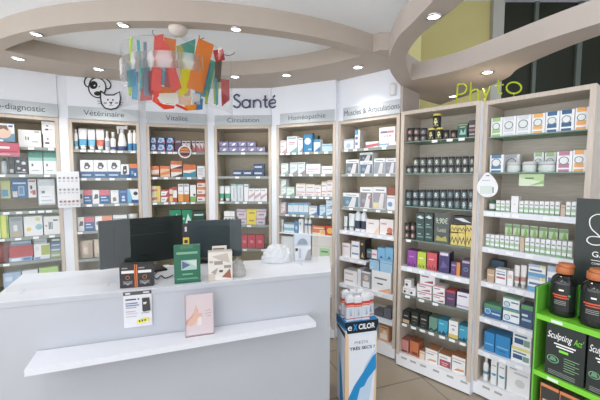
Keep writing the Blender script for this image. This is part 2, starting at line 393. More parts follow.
def mk_tube(w, h, body, band, bc, capc):
    # squeeze tube standing on its cap: round at the cap, flat at the crimp
    mb = MB(); n = 14; r = w/2
    prof = [(0.16, .55, .55), (.22, .8, .72), (.45, .9, .62), (.75, .97, .35), (.94, 1.0, .08), (1.0, 1.0, .05)]
    prof = [(0.15, .6, .5), (.2, .86, .66)]+[(band[0], .9, .6), (band[1], .94, .45)]+[(.93, 1.0, .07), (1.0, 1.0, .06)]
    i0 = len(mb.v)
    for v, sx, sy in prof:
        for k in range(n): mb.v.append((r*sx*math.cos(2*PI*k/n), r*sy*math.sin(2*PI*k/n)+r*.7, h*v))
    cols = [body, body, bc, body, body]
    for j in range(len(prof)-1):
        for k in range(n):
            a, b = j*n+k, j*n+(k+1) % n; mb.f.append((a, b, b+n, a+n)); mb.m.append(mb.mi(pmat(cols[j]))); mb.sm.append(True)
    mb.f.append(tuple(reversed(range(n)))); mb.f.append(tuple((len(prof)-1)*n+k for k in range(n))); mb.m += [mb.mi(pmat(body))]*2; mb.sm += [False]*2
    cp = MB().lathe([(r*.62, 0), (r*.6, h*.15)], pmat(capc), 14, 0, r*.7)
    return mb.mesh('tube'), [('cap', cp.mesh('cap'))]
def mk_bottle(w, h, body, label, lc, capc, neck=.45, lid=.16):
    r = w/2; cy = r
    a = 1-lid
    pr = [(r*.93, 0), (r, h*.02), (r, h*label[0]), (r, h*label[0]+.0001), (r, h*label[1]), (r, h*label[1]+.0001), (r, h*(a-.14)), (r*.9, h*(a-.07)), (r*neck, h*(a-.02)), (r*neck, h*a)]
    ms = [pmat(body)]*3+[pmat(lc)]+[pmat(body)]*5
    mb = MB().lathe(pr, None, 18, 0, cy, mats=ms)
    cp = MB().lathe([(r*(neck+.08), h*a), (r*(neck+.08), h*.985), (r*neck, h)], pmat(capc), 16, 0, cy)
    return mb.mesh('bottle'), [('cap', cp.mesh('cap'))]
def mk_jar(w, h, body, label, lc, capc, mark=None, lid=.2):
    r = w/2; cy = r
    pr = [(r*.9, 0), (r*.97, h*.05), (r*.97, h*label[0]), (r*.972, h*label[0]+.0001), (r*.972, h*label[1]), (r*.97, h*label[1]+.0001), (r*.97, h*(.96-lid)), (r*.8, h*(1-lid))]
    ms = [pmat(body)]*3+[pmat(lc)]+[pmat(body)]*3
    mb = MB().lathe(pr, None, 18, 0, cy, mats=ms)
    if mark:
        # a tree shaped emblem wrapped round the front of the label
        def w3(a_, v): th_ = a_*1.5; return (r*1.0*math.sin(th_), cy-r*1.0*math.cos(th_), h*v)
        l0, l1 = label; dv = l1-l0
        for a_, b_, v0, v1 in ((-.5, .5, .0, .16), (-.12, .12, .16, .4), (-.35, .35, .35, .62), (-.22, .22, .62, .85)):
            mb.face([w3(a_, l0+dv*v0), w3(0, l0+dv*v0), w3(b_, l0+dv*v0), w3(b_*.7, l0+dv*v1), w3(0, l0+dv*v1), w3(a_*.7, l0+dv*v1)], pmat(mark))
    cp = MB().lathe([(r*.96, h*(1-lid)), (r, h*(1-lid)+.0005), (r, h*.97), (r*.93, h)], pmat(capc), 18, 0, cy)
    return mb.mesh('jar', False), [('lid', cp.mesh('lid'))]
def mk_spray(w, h, body, bc):
    r = w*.42; mb = MB().lathe([(r*.95, 0), (r, h*.02), (r, h*.18), (r*.98, h*.3), (r*.8, h*.45), (r*.62, h*.62), (r*.35, h*.7), (r*.35, h*.74)], None, 18, 0, r, mats=[pmat(bc), pmat(bc), pmat(body), pmat(body), pmat(body), pmat(body), pmat(body)])
    hd = MB(); hd.box(-w*.46, w*.5, r-.012, r+.012, h*.86, h*.97, pmat(body)); hd.lathe([(r*.45, h*.74), (r*.42, h*.87)], pmat(body), 12, 0, r)
    hd.box(w*.32, w*.5, r-.01, r+.01, h*.95, h, pmat(body))
    tr = MB(); tr.box(-w*.42, -w*.28, r-.006, r+.006, h*.68, h*.88, pmat(body))
    return mb.mesh('bottle'), [('spray_head', hd.mesh('spray_head')), ('trigger', tr.mesh('trigger'))]
def mk_pouch(w, h, d, c, deco_c, band):
    mb = MB(); nx, nz = 6, 8
    rnd = random.Random(int(w*1e4)+int(h*1e4))
    def P(i, k, sd):
        u = i/nx; v = k/nz; bulge = math.sin(PI*u)**.6*math.sin(PI*min(1, v*.95+.05))**.5 if 0 < u < 1 else 0
        return (-w/2+w*u, d/2+sd*(d/2*bulge+.001)+rnd.uniform(-.001, .001), h*v)
    for sd in (-1, 1):
        g = [[P(i, k, sd) for i in range(nx+1)] for k in range(nz+1)]
        for k in range(nz):
            for i in range(nx):
                inb = band and band[0] <= (k+.5)/nz <= band[1] and (band[2] <= (i+.5)/nx <= band[3])
                mb.face([g[k][i], g[k][i+1], g[k+1][i+1], g[k+1][i]], pmat(deco_c if inb else c, .3), True)
    me = mb.mesh('pouch', False); b = bmesh.new(); b.from_mesh(me); bmesh.ops.remove_doubles(b, verts=b.verts[:], dist=.0021); b.to_mesh(me); b.free()
    return me, []
def item(c, sh, x0, x1, yt, desc, kind='box', col=(240, 240, 240), side=None, top=None, deco=(), d=.07, dep=.03, base=None, name=None, row=None, yb=None, cat=None, band=None, bc=None, cap=None, group=None, mark=None, yaw=None, lid=None, gap=.0015):
    p = PL[c]; z0 = SZ[c][sh] + .0008 if base is None else base+.0006
    if yb is not None: z0 = p.hit((x0+x1)/2, yb, dep)[1]
    ym = yt
    s0 = p.hit(x0, ym+4, dep)[0]; s1 = p.hit(x1, ym+4, dep)[0]; z1 = p.hit((x0+x1)/2, yt, dep)[1]
    s0 = max(s0, .030); s1 = min(s1, p.w-.030)
    w = max(.008, q(s1-s0-gap)); h = max(.008, q(z1-z0)); d = min(d, .2)
    if kind in ('jar', 'bottle', 'tube', 'spray'): d = w
    nm = name or {'box': 'product_box', 'jar': 'jar', 'bottle': 'bottle', 'tube': 'squeeze_tube', 'spray': 'spray_bottle', 'pouch': 'pouch'}[kind]
    deco = tuple(tuple(e) for e in deco)
    key = (kind, w, h, q(d), tuple(col), side, top, deco, band, bc, cap, mark, lid)
    mkr = {'box': lambda: mk_box(w, d, h, col, side, top, deco), 'tube': lambda: mk_tube(w, h, col, band or (.25, .45), bc or col, cap or (245, 245, 245)),
           'bottle': lambda: mk_bottle(w, h, col, band or (.15, .5), bc or col, cap or (240, 240, 240), lid=lid or .16), 'jar': lambda: mk_jar(w, h, col, band or (.15, .7), bc or col, cap or (30, 30, 30), mark, lid or .2),
           'spray': lambda: mk_spray(w, h, col, bc or col), 'pouch': lambda: mk_pouch(w, h, d, col, bc or col, band)}[kind]
    o = instance(key, mkr, nm)
    pos = p.pt((s0+s1)/2, dep, z0); o.location = pos
    o.rotation_euler = (0, 0, p.rot+(yaw or 0))
    REG.append(dict(o=o, c=c, sh=sh, x=(x0+x1)/2, z=z0, desc=desc, row=row, cat=cat or {'box': 'box', 'jar': 'jar', 'bottle': 'bottle', 'tube': 'tube', 'spray': 'spray bottle', 'pouch': 'pouch'}[kind], group=group))
    return z0+h
W_ = (240, 241, 245)
def lines(v0, v1, n, c, u0=.12, u1=.88):
    return [('r', u0, v0+(v1-v0)*k/n, u1-(k % 2)*.15, v0+(v1-v0)*(k+.45)/n, c) for k in range(n)]
# ---- cabinet 1 : diagnostic
dk = (60, 66, 80)
def hl(c): return lines(.25, .5, 2, c, .3, .6)
item(0,0,18,41,130,'wide white carton with dark device print', deco=[('r',.3,.42,.34,.62,dk),('r',.4,.42,.45,.6,dk),('r',.6,.3,.85,.36,(170,175,185)),('r',.7,.88,.92,.93,(120,125,140))], d=.1)
zt=item(0,0,43,57,134.5,'white carton with dark print, lower of two stacked', deco=[('r',.15,.3,.5,.42,dk),('r',.3,.6,.45,.72,(120,130,160))], d=.1)
item(0,0,41.5,56.5,121.5,'white carton with dark print, upper of two stacked', deco=[('r',.25,.3,.5,.42,dk),('r',.35,.6,.5,.72,(100,110,140)),('r',.6,.35,.8,.4,(170,170,180))], base=zt, d=.1)
item(0,1,.5,7.5,158,'silver pump bottle with black neck',kind='bottle',col=(178,190,198),cap=(40,42,46),bc=(200,206,210))
item(0,1,8,14,157,'narrow black pack with white drops', col=(38,42,46), deco=[('r',.2,.1,.8,.3,(200,205,205)),('d',.5,.7,.2,(90,96,100))])
item(0,1,14.5,27.3,157,'black pack with white heart shapes', col=(44,46,52), deco=[('d',.25,.75,.13,(225,225,230)),('d',.7,.65,.17,(215,215,222)),('d',.3,.35,.13,(200,205,212)),('d',.7,.25,.12,(225,225,230)),('r',.1,.08,.9,.14,(170,170,180))])
for k,(a_,b_) in enumerate(((28,42.3),(43,57.3))):
    item(0,1,a_,b_,151,'white carton with green upper band', deco=[('r',0,.72,1,1,(52,140,118)),('r',0,.58,1,.72,(130,200,182)),('r',.2,.35,.32,.45,dk),('r',.2,.15,.7,.19,(180,185,190))], d=.12, side=(225,230,230))
# hanging blister packs
hang=[]
item(0,2,.5,10,179,'yellow-green hanging pack with blue corner', col=(200,206,120), deco=[('r',.05,.1,.75,.45,(70,150,205)),('r',0,.9,1,1,(120,160,70))], yb=198.5, dep=.1, d=.03)
item(0,2,11,27.3,178.5,'blue hanging pack with grey device window', col=(28,104,170), deco=[('r',.4,.12,.8,.62,(150,185,210)),('r',.48,.2,.72,.55,(95,140,180)),('r',.05,.05,.35,.35,(225,215,215)),('r',.1,.72,.9,.8,(210,230,245))], yb=198, dep=.1, d=.03)
item(0,2,27.8,36,179,'slim white hanging pack with red print', col=(240,235,236), deco=[('r',.25,.45,.5,.65,(60,66,80)),('r',.5,.15,.9,.4,(205,90,90)),('r',.1,.85,.9,.92,(200,70,80)),('d',.4,.3,.2,(220,130,120))], yb=197.5, dep=.1, d=.03)
item(0,2,37.5,54.5,179,'clear hanging bag with white paper inside', col=(196,204,212), deco=[('r',.04,.06,.96,.74,(240,242,246)),('r',.2,.45,.4,.55,(120,130,150)),('r',.15,.15,.8,.2,(200,205,215)),('r',.15,.3,.7,.34,(200,205,215)),('r',.1,.9,.9,.94,(225,230,236))], name='hanging_bag', cat='bag', yb=205, dep=.06, d=.03)
item(0,3,-8,8,215,'lime green and yellow striped box', col=(150,205,80), deco=[('r',.55,0,.85,1,(226,222,80)),('r',.4,0,.46,1,(240,245,235)),('r',.88,.2,.96,.8,(90,150,60))])
item(0,3,9,22.3,217,'grey and tan packet with pale print', col=(158,166,170), deco=[('r',0,0,1,.3,(176,166,142)),('r',.3,.3,.6,.6,(215,216,214)),('r',.1,.8,.9,.95,(128,140,150))])
item(0,3,23.5,42.5,216.5,'white box with yellow and teal circles', deco=[('d',.25,.35,.14,(232,208,96)),('d',.8,.45,.2,(132,196,208)),('d',.75,.85,.13,(222,218,130))], d=.1)
item(0,3,43.5,61.5,216.5,'white box with dark letter print', deco=[('r',.3,.3,.36,.7,dk),('r',.4,.3,.46,.7,dk),('r',.5,.3,.55,.7,(90,140,150)),('r',.1,.45,.2,.55,(200,120,130)),('r',.6,.75,.9,.83,(70,90,110))], d=.1)
# pouch pile on shelf 5
item(0,4,-6,8.5,245,'dull red soft pouch',col=(150,78,72),kind='pouch',d=.08)
zt=item(0,4,9.2,32.5,257.2,'flat pale blue packet under the red pouch',col=(160,190,228), deco=[('r',.1,.2,.5,.8,(236,240,246)),('r',.6,.2,.95,.8,(60,120,200))])
zt2=item(0,4,9.5,33,245.5,'bright red zipped first-aid pouch', col=(196,52,52), base=zt, d=.1, deco=[('r',0,.86,1,.9,(150,36,40)),('r',.4,.45,.6,.55,(170,40,44))])
item(0,4,10.5,31,239,'flat slate blue pouch lying on the red pouch',col=(98,122,140), base=zt2, d=.09, deco=[('r',0,.3,1,.6,(146,168,186))])
zt=item(0,4,33.8,50.2,256.3,'flat white and blue packet under green-printed box',col=(222,230,244), deco=[('r',.05,.2,.4,.8,(70,130,205))])
zt2=item(0,4,33.8,50,244,'white pack with olive green square', base=zt, deco=[('r',.45,.1,.98,.9,(168,186,70)),('r',.1,.5,.3,.8,(220,225,230))])
item(0,4,33.8,47,238,'grey clear pouch on white and green pack',col=(176,184,186), base=zt2, deco=[('r',.1,.3,.8,.5,(130,140,146))])
zt=None
for k,(ya,cc) in enumerate(((252,(150,170,90)),(247,(110,140,160)),(242.5,(80,110,160)),(236.5,(48,84,96)))):
    zt=item(0,4,50.5,61.8,ya,['olive flat packet, lowest of the right pile','grey-blue flat packet, second up in the right pile','mid blue flat packet, third up in the right pile','dark teal pack on top of the right pile'][k],col=cc, base=zt, deco=[('r',.1,.3,.9,.6,(200,210,215))])
item(0,5,3,21,272.5,'light blue carton behind the counter end',col=(160,190,226), deco=[('r',.1,.6,.5,.8,(200,220,240)),('r',.6,0,.63,1,(120,160,205))])
item(0,5,22,38,270.5,'white flat-topped carton behind the counter',col=(232,238,242), top=(240,244,246))
item(0,5,39,58.5,267.5,'lime green carton behind the counter',col=(176,222,110), top=(190,232,130), deco=[('r',0,.3,.3,.7,(70,160,90))])
# ---- cabinet 2 : pet products
def tb(c,sh,a_,b_,yt,desc,bc,**k): return item(c,sh,a_,b_,yt,desc,kind='tube',col=(238,238,240),bc=bc,band=(.2,.5),**k)
item(1,0,72.3,77.4,129,'slim white bottle with blue band',kind='bottle',bc=(80,170,215),band=(.15,.42),col=(238,240,242))
tb(1,0,77.5,86.5,128,'white squeeze tube with blue band',(70,165,215))
tb(1,0,86.8,95,129,'white squeeze tube with blue band',(96,180,222))
tb(1,0,95.3,103.8,129,'white squeeze tube with red band',(224,96,72))
item(1,0,104.3,109.2,131,'small white dropper bottle with lilac label',kind='bottle',bc=(170,175,205),lid=.3)
item(1,0,109.8,115.4,131.8,'small white pump bottle with blue base',kind='bottle',bc=(50,90,150),band=(.05,.2),lid=.3)
item(1,0,115.6,127,125,'white trigger spray bottle with blue base',kind='spray',bc=(60,80,140),name='spray_bottle')
for a_,b_ in ((127.3,132.2),(132.4,137.2)): item(1,0,a_,b_,130,'tall white can with blue lower half',kind='bottle',bc=(40,130,190),band=(.03,.36),lid=.08)
def vet(extra=()): return [('r',0,0,1,.36,(38,92,150)),('r',.1,.12,.8,.2,(190,205,225)),('p',((.28,.58),(.38,.86),(.62,.86),(.78,.66),(.6,.5),(.4,.48)),(70,62,60)),('d',.5,.6,.11,(232,228,226))]+list(extra)
for a_,b_ in ((80,93.3),(93.5,107),(107.2,120.5)): item(1,1,a_,b_,160,'tall white-blue carton with dog picture',deco=vet(),d=.1)
item(1,1,120.8,129,164.3,'short white and blue carton with black dog',deco=[('r',0,0,1,.25,(38,92,150)),('p',((.2,.3),(.3,.85),(.7,.9),(.75,.4),(.5,.25)),(50,48,52)),('d',.5,.55,.12,(235,235,235))],d=.08)
item(1,1,129.2,137.4,163.8,'short blue carton with orange top',col=(40,96,160),deco=[('r',0,.7,1,1,(235,120,64)),('r',.2,.25,.5,.5,(120,165,210)),('r',.6,.15,.8,.35,(220,228,240))],d=.08)
def vb(redc=(225,96,110)): return [('r',.38,0,1,.62,(40,92,160)),('r',.38,.62,1,1,redc),('p',((.08,.35),(.15,.7),(.32,.7),(.33,.4)),(90,80,78)),('r',.48,.2,.9,.3,(160,190,225)),('r',.48,.42,.8,.5,(220,230,240))]
item(1,2,77.5,92,190,'white, blue and pink carton with dog head',deco=vb(),d=.08)
item(1,2,92.3,109.8,190,'white, blue and pink carton with dog head',deco=vb(),d=.08)
item(1,2,110.5,118.5,190.3,'white carton with small brown cat picture',deco=[('p',((.3,.15),(.25,.42),(.6,.5),(.75,.2)),(150,104,84)),('r',.2,.85,.8,.9,(200,205,215))],d=.08)
item(1,2,118.7,127,190,'royal blue carton with white cat shape',col=(36,92,165),deco=[('d',.55,.45,.2,(200,215,235)),('r',.1,.8,.9,.9,(90,140,200)),('r',.35,.15,.75,.3,(225,232,240))],d=.08)
item(1,2,127.3,138.3,189,'light blue and white carton with black puppy',col=(236,240,246),deco=[('p',((0,0),(.55,0),(.2,1),(0,1)),(110,185,228)),('d',.75,.68,.2,(60,60,66)),('r',.35,0,1,.22,(30,92,160))],d=.08)
item(1,3,75.8,94.3,217,'white, pink and blue carton with small dog',deco=vb((222,92,104)),d=.1)
item(1,3,95,112.3,216,'white carton with orange panel',deco=[('r',.4,.4,1,1,(240,140,96)),('r',.4,0,1,.4,(60,110,170)),('d',.2,.5,.16,(120,110,104))],d=.1)
item(1,3,113,127,215,'plain white carton, dark band at base',deco=[('r',0,.7,1,.76,(90,96,110)),('r',.1,.2,.8,.5,(70,110,160))],d=.1)
item(1,3,128,137.5,214,'white tub with domed lid',kind='jar',col=(236,238,238),bc=(150,190,170),cap=(236,238,240),lid=.3)
for a_,b_,yy in ((78.3,92,241),(93.2,105,239.5)):
    item(1,4,a_,b_,yy,'kraft paper bag of pet food with round label',kind='pouch',col=(206,182,158),bc=(226,208,188),band=(.3,.62,.3,.7),d=.06)
# ---- cabinet 3 : vitality
bdeco=[('p',((.1,.25),(.3,.9),(.8,.9),(.9,.4),(.5,.15)),(190,215,240)),('d',.45,.5,.22,(110,160,215)),('p',((.7,.1),(.98,.1),(.98,.7)),(220,90,130))]
for k,(a_,b_) in enumerate(((148.2,156.3),(156.8,165.3),(166,174))):
    zt=item(2,0,a_,b_,144,'blue box with white swirl',col=(30,62,130),deco=bdeco,row='lower row',d=.08)
    item(2,0,a_,b_,137.2,'blue box with white swirl',col=(30,62,130),deco=bdeco,row='upper row',base=zt,d=.08)
item(2,0,175,181.5,140,'dark plum box',col=(92,62,84),deco=[('r',.1,.8,.9,.95,(180,160,180))])
for a_,b_ in ((182,186),(186.3,190.4),(192,195.2),(196,199.8),(200,203.2),(203.4,206)):
    item(2,0,a_,b_,141,'slim pink and white box',col=(232,222,226),deco=[('p',((0,0),(1,0),(1,.3),(0,.7)),(206,110,110)),('r',.1,.8,.9,.92,(80,70,80))])
od=[('r',0,.66,1,1,(232,110,56)),('p',((0,.25),(1,.4),(1,.66),(0,.6)),(240,220,205)),('r',0,0,1,.22,(100,66,62))]
item(2,1,149,159,166,'orange, cream and brown box',col=(238,170,120),deco=od)
item(2,1,160,170,166,'orange and cream box with soft swirl',col=(240,190,150),deco=[('r',0,.72,1,1,(232,120,64)),('p',((0,.1),(1,.3),(1,.6),(0,.35)),(232,130,70))])
zt=item(2,1,171,182,168.7,'orange and black box, lower of two stacked',col=(236,226,218),deco=[('r',0,.6,1,1,(228,104,52)),('p',((.1,0),(1,0),(1,.4)),(70,60,58))])
item(2,1,170.5,182,161,'orange and black box, upper of two stacked',col=(236,226,218),base=zt,deco=[('r',0,.5,1,1,(228,104,52)),('p',((.1,0),(1,0),(1,.4)),(70,60,58))])
item(2,1,183,196,164.4,'orange box with teal wave',col=(234,106,50),deco=[('p',((0,0),(1,0),(1,.5),(.5,.3),(0,.35)),(40,140,170)),('p',((0,.35),(.5,.3),(1,.5),(1,.6),(0,.5)),(240,225,210))],d=.1)
item(2,1,197,205,166,'white box with grey text lines',deco=lines(.15,.85,5,(170,176,184)))
yd=[('r',.45,0,1,1,(228,205,80)),('p',((0,.2),(.7,.3),(.6,.6),(0,.5)),(220,110,130))]
zt=item(2,2,150,160.4,193.2,'yellow and white box with pink mark, lower',col=(238,232,200),deco=yd); item(2,2,150,160.4,186,'yellow and white box with pink mark, upper',col=(238,232,200),deco=yd,base=zt)
rd=[('r',0,.75,1,1,(200,60,66)),('p',((.6,0),(1,0),(1,.75),(.8,.6)),(200,60,66)),('r',.1,.3,.5,.4,(170,120,130))]
zt=item(2,2,161,169,195.5,'white box with red edge, lower of two',deco=rd); item(2,2,161,169,190,'white box with red edge, upper of two',deco=rd,base=zt)
zt=item(2,2,169.4,172.8,194,'tiny yellow and pink box, lower',col=(236,200,110),deco=rd[:1]); item(2,2,169.4,172.8,188,'tiny yellow and pink box, upper',col=(240,220,190),deco=rd[:1],base=zt)
zt=item(2,2,173,177,193.5,'tiny red and white box, lower',deco=[('r',0,0,1,.5,(205,66,60))]); item(2,2,173,177,187,'tiny red and white box, upper',deco=[('r',0,.5,1,1,(205,66,60))],base=zt)
for a_,b_,cc in ((178,183.5,(238,160,60)),(184,189,(220,116,40))):
    item(2,2,a_,b_,184,'tall white box with '+('amber' if cc[0]==238 else 'burnt orange')+' lower half',deco=[('r',0,0,1,.42,cc),('r',.1,.85,.9,.95,(170,160,170)),('r',.2,.55,.8,.62,(200,205,215))])
item(2,2,190,196,185,'tall white box with green base and leaf',deco=[('r',0,0,1,.3,(120,185,70)),('d',.7,.4,.2,(50,70,60))])
zt=None
for k,yy in enumerate((194,187,180.5)):
    zt=item(2,2,197,205.5,yy,['coral and cream box at the bottom of three','orange and cream box in the middle of three','red and cream box on top of three'][k],col=(240,226,214),base=zt,deco=[('r',0,.6,1,1,((206,84,72),(228,128,76),(196,60,52))[k]),('r',.1,.2,.6,.35,(150,90,90))])
gd=[('p',((.3,.2),(.6,.8),(.95,.3)),(220,240,230)),('d',.15,.5,.12,(180,225,205))]
item(2,3,169.5,181.2,210,'bright green box with white leaf',col=(22,142,96),deco=gd)
item(2,3,182,192,210,'bright green box with white leaf',col=(22,142,96),deco=gd)
item(2,3,193,204.5,211,'black and green box with white strip',col=(28,70,58),deco=[('r',.1,.7,.9,.8,(220,235,228))])
# ---- cabinet 4 : circulation
ld=[('r',0,0,1,.2,(84,84,134)),('p',((.3,.3),(.5,.75),(.8,.7),(.6,.3)),(236,236,244)),('r',.08,.6,.3,.8,(200,150,180))]
for a_,b_ in ((219,228.8),(229,238),(238.2,247),(247.2,256),(256.2,265)):
    zt=item(3,0,a_,b_,147.2,'small lavender box',col=(126,124,168),deco=ld,row='lower row')
    if a_<256: item(3,0,a_,b_-.4,141.6,'small lavender box',col=(126,124,168),deco=ld,row='upper row',base=zt)
nd=[('r',.1,.35,.8,.62,(190,205,225))]
for a_,b_ in ((232.5,242.8),(243,253)): item(3,1,a_,b_,170,'flat navy blue box',col=(28,48,96),deco=nd)
zt=item(3,1,253.5,264,170,'flat navy blue box, lower of the stacked pair',col=(28,48,96),deco=nd); item(3,1,253.5,264,163.7,'flat navy blue box, upper of the stacked pair',col=(28,48,96),deco=nd,base=zt)
for a_,b_ in ((217.3,223.8),(224,230.3)): item(3,2,a_,b_,186,'white squeeze tube with green leaf base',kind='tube',bc=(60,165,130),band=(.2,.5),col=(236,242,240))
for a_,b_ in ((230.8,236.8),(237.2,243.4)): item(3,2,a_,b_,184,'tall pale grey-green box',col=(214,224,226),side=(110,160,150),deco=[('r',0,.9,1,1,(140,190,180)),('r',.4,.15,.6,.8,(180,190,196))])
item(3,2,244,248.3,184.2,'tall narrow white box with lilac edge',deco=[('r',0,.85,1,.92,(160,160,190))])
for a_,b_ in ((248.5,254.4),(254.6,260.6),(260.8,267)): item(3,2,a_,b_,188.6,'white box with pink wave',deco=[('p',((0,.15),(1,.5),(1,.7),(0,.4)),(222,160,180)),('r',.1,.82,.7,.88,(150,150,170))])
item(3,3,224,234.5,211.3,'white box with black lettering above the right screen',deco=[('r',0,.55,1,.6,(80,86,96)),('r',.1,.35,.3,.45,dk),('r',.4,.35,.65,.45,dk),('r',.75,.35,.9,.45,dk)])
for rr,(xs,yy) in enumerate((((238,246.8,256.2,265),216.7),((236.8,246.3,256.6,266.3),209.2))):
    zb=zt3 if rr else None
    for k in range(3):
        yl=k==1; zt=item(3,3,xs[k],xs[k+1]-.2,yy,'yellow promotion box among pink ones' if yl else 'grey and pink small box',col=(240,212,40) if yl else (214,204,214),row=['lower row','upper row'][rr],base=zb,deco=[('r',.25,.4,.8,.6,(170,140,40))] if yl else [('r',0,.6,1,.8,(214,130,160)),('r',.2,.15,.8,.4,(150,140,160))])
    zt3=zt
for a_,b_ in ((241,247.3),(247.6,255.4),(255.7,263.6)): item(3,4,a_,b_,235,'red box with pale mark',col=(205,40,56),deco=[('r',.3,.4,.75,.6,(225,110,120)),('r',0,0,.04,1,(160,30,44))])
# ---- cabinet 5 : homeopathy
def wp(c1,c2=(150,160,180)): return [('r',.1,.85,.9,.93,c1),('r',.15,.5,.7,.55,c2),('p',((.2,0),(1,0),(1,.35)),c1)]
item(4,0,279.3,286.3,140.5,'white box with pink top line',deco=wp((220,150,165)))
item(4,0,287,297.4,136.5,'large white box with teal corner',deco=wp((110,180,180))+[('r',.2,.6,.8,.66,(210,130,150))])
item(4,0,298,302.8,138,'narrow white box with grey print',deco=wp((150,160,170)))
item(4,0,303.6,312.6,134.5,'blue box with white dome',col=(30,130,190),deco=[('d',.45,.62,.36,(236,240,246)),('r',.5,.1,.9,.2,(160,205,230))])
item(4,0,311,314.4,133,'dark teal bottle behind the blue boxes',kind='bottle',col=(40,110,125),bc=(60,130,150),dep=.13,cap=(30,50,60))
item(4,0,316,320,135.5,'thin dark dropper bottle at the back',kind='bottle',col=(60,80,80),bc=(150,165,160),dep=.13,cap=(50,60,60))
item(4,0,313.6,320.5,139.3,'white box with blue top and corner',deco=[('r',0,.78,1,1,(60,150,205)),('p',((0,0),(1,0),(1,.45)),(40,120,180))])
item(4,0,321.6,332.6,144,'low pale blue box',col=(190,220,236),deco=[('r',0,.7,1,.85,(110,180,215))])
item(4,1,281,288,163.5,'white box with mint print',deco=wp((150,205,175)))
for k,(a_,b_) in enumerate(((290,297.6),(298,305))): item(4,1,a_,b_,162.4,'pale mint and pink box',col=(222,236,236),deco=wp((190,130,150),(120,170,170)))
item(4,1,306,320.4,164,'long white box with pink line',deco=[('r',.1,.45,.9,.52,(214,120,160)),('r',.1,.25,.6,.3,(170,175,190))])
item(4,1,321.6,333,166,'long low white box with pink line',deco=[('r',.1,.5,.9,.6,(214,120,160))])
zt=item(4,2,280,286,187,'white and green box, lower of two stacked',deco=wp((120,190,140))); item(4,2,280,286,179.3,'white and green box, upper of two stacked',deco=wp((120,190,140)),base=zt)
item(4,2,286.5,294,187,'white box with pale green flower',col=(226,238,228),deco=wp((120,190,140)))
for k,(a_,b_,yt) in enumerate(((296,305.6,183.5),(306,314.8,184),(315,321,185),(321.5,326.8,181.5),(327,332.6,180.2))):
    zt=item(4,2,a_,b_,(yt+196)/2,'cream and pink box',col=(238,228,224),deco=[('r',.1,.55,.9,.7,(220,150,160)),('r',.1,.15,.6,.3,(190,170,180))],row='lower row')
    item(4,2,a_,b_,yt,'cream and pink box',col=(240,234,230),deco=[('r',0,.75,1,1,(230,205,170)),('r',.1,.3,.8,.5,(180,175,200))],row='upper row',base=zt)
item(4,3,279.3,285.3,202.5,'pinkish white box',col=(238,224,226),deco=wp((215,150,160)))
for a_,b_ in ((288,293),(293.2,298.2),(298.4,303.2),(303.4,308.4)):
    zt=item(4,3,a_,b_,208.5,'small sky blue and white box',col=(225,234,242),deco=[('r',0,0,1,.4,(110,180,222))],row='lower row')
    item(4,3,a_,b_,203,'small sky blue and white box',col=(225,234,242),deco=[('r',0,.6,1,1,(110,180,222))],row='upper row',base=zt)
item(4,3,309,316.8,206,'white box with blue curve',deco=wp((70,140,200)))
item(4,3,317,319.2,206,'dark blue sliver of a box edge-on',col=(36,80,140))
item(4,3,319.6,325.4,205,'pale blue box, single',col=(200,222,238),deco=wp((90,160,205)))
zt=item(4,3,326,332.8,207.5,'pale blue box, lower of the stacked pair',col=(214,230,240),deco=wp((90,160,205))); item(4,3,326,332.8,200,'pale blue box, upper of the stacked pair',col=(214,230,240),deco=wp((90,160,205)),base=zt)
item(4,4,279,283.2,219.5,'slim white tube with blue foot',kind='tube',bc=(180,200,220))
item(4,4,284,294.2,223,'light blue and white box',col=(225,235,242),deco=[('r',0,.2,1,.5,(120,190,215)),('r',0,.85,1,1,(90,150,190))])
item(4,4,294.6,298,221,'narrow bright blue box',col=(40,140,205),deco=[('r',.2,.3,.8,.6,(180,215,240))])
item(4,4,298.6,303.2,219,'tall plain white box',deco=[('r',.2,.6,.5,.75,(120,130,170))])
for a_,b_ in ((304,307.3),(307.8,311)): item(4,4,a_,b_,217.5,'slim tall white bottle with navy mark',kind='bottle',bc=(80,90,150),band=(.5,.62),lid=.12)
zt=item(4,4,312.2,325,230,'orange and white flat box, lower',col=(240,226,200),deco=[('r',0,.4,.6,1,(232,110,50)),('r',.65,.1,.98,.9,(236,180,80))]); item(4,4,312.2,325,226,'orange and white flat box, upper',col=(234,110,50),deco=[('r',.1,.3,.9,.6,(246,230,200))],base=zt)
item(4,4,325.4,333.3,226,'red and orange flat box',col=(206,60,50),deco=[('d',.6,.5,.4,(245,190,60))])
CT=1.0
item(4,5,279.5,294,236.5,'large plain white carton under the blue boxes',col=(238,238,238),d=.2,deco=[('r',0,.0,1,.01,(200,200,200))])
item(4,5,312,332.3,236.2,'cream carton with pale green label',col=(236,232,220),d=.2,deco=[('r',.38,.24,.88,.56,(176,222,160)),('r',.45,.4,.8,.46,(110,150,110)),('r',0,.62,1,.63,(200,196,184))])
item(4,6,312,332.3,265,'cream carton below the green labelled one',col=(234,230,218),d=.2)
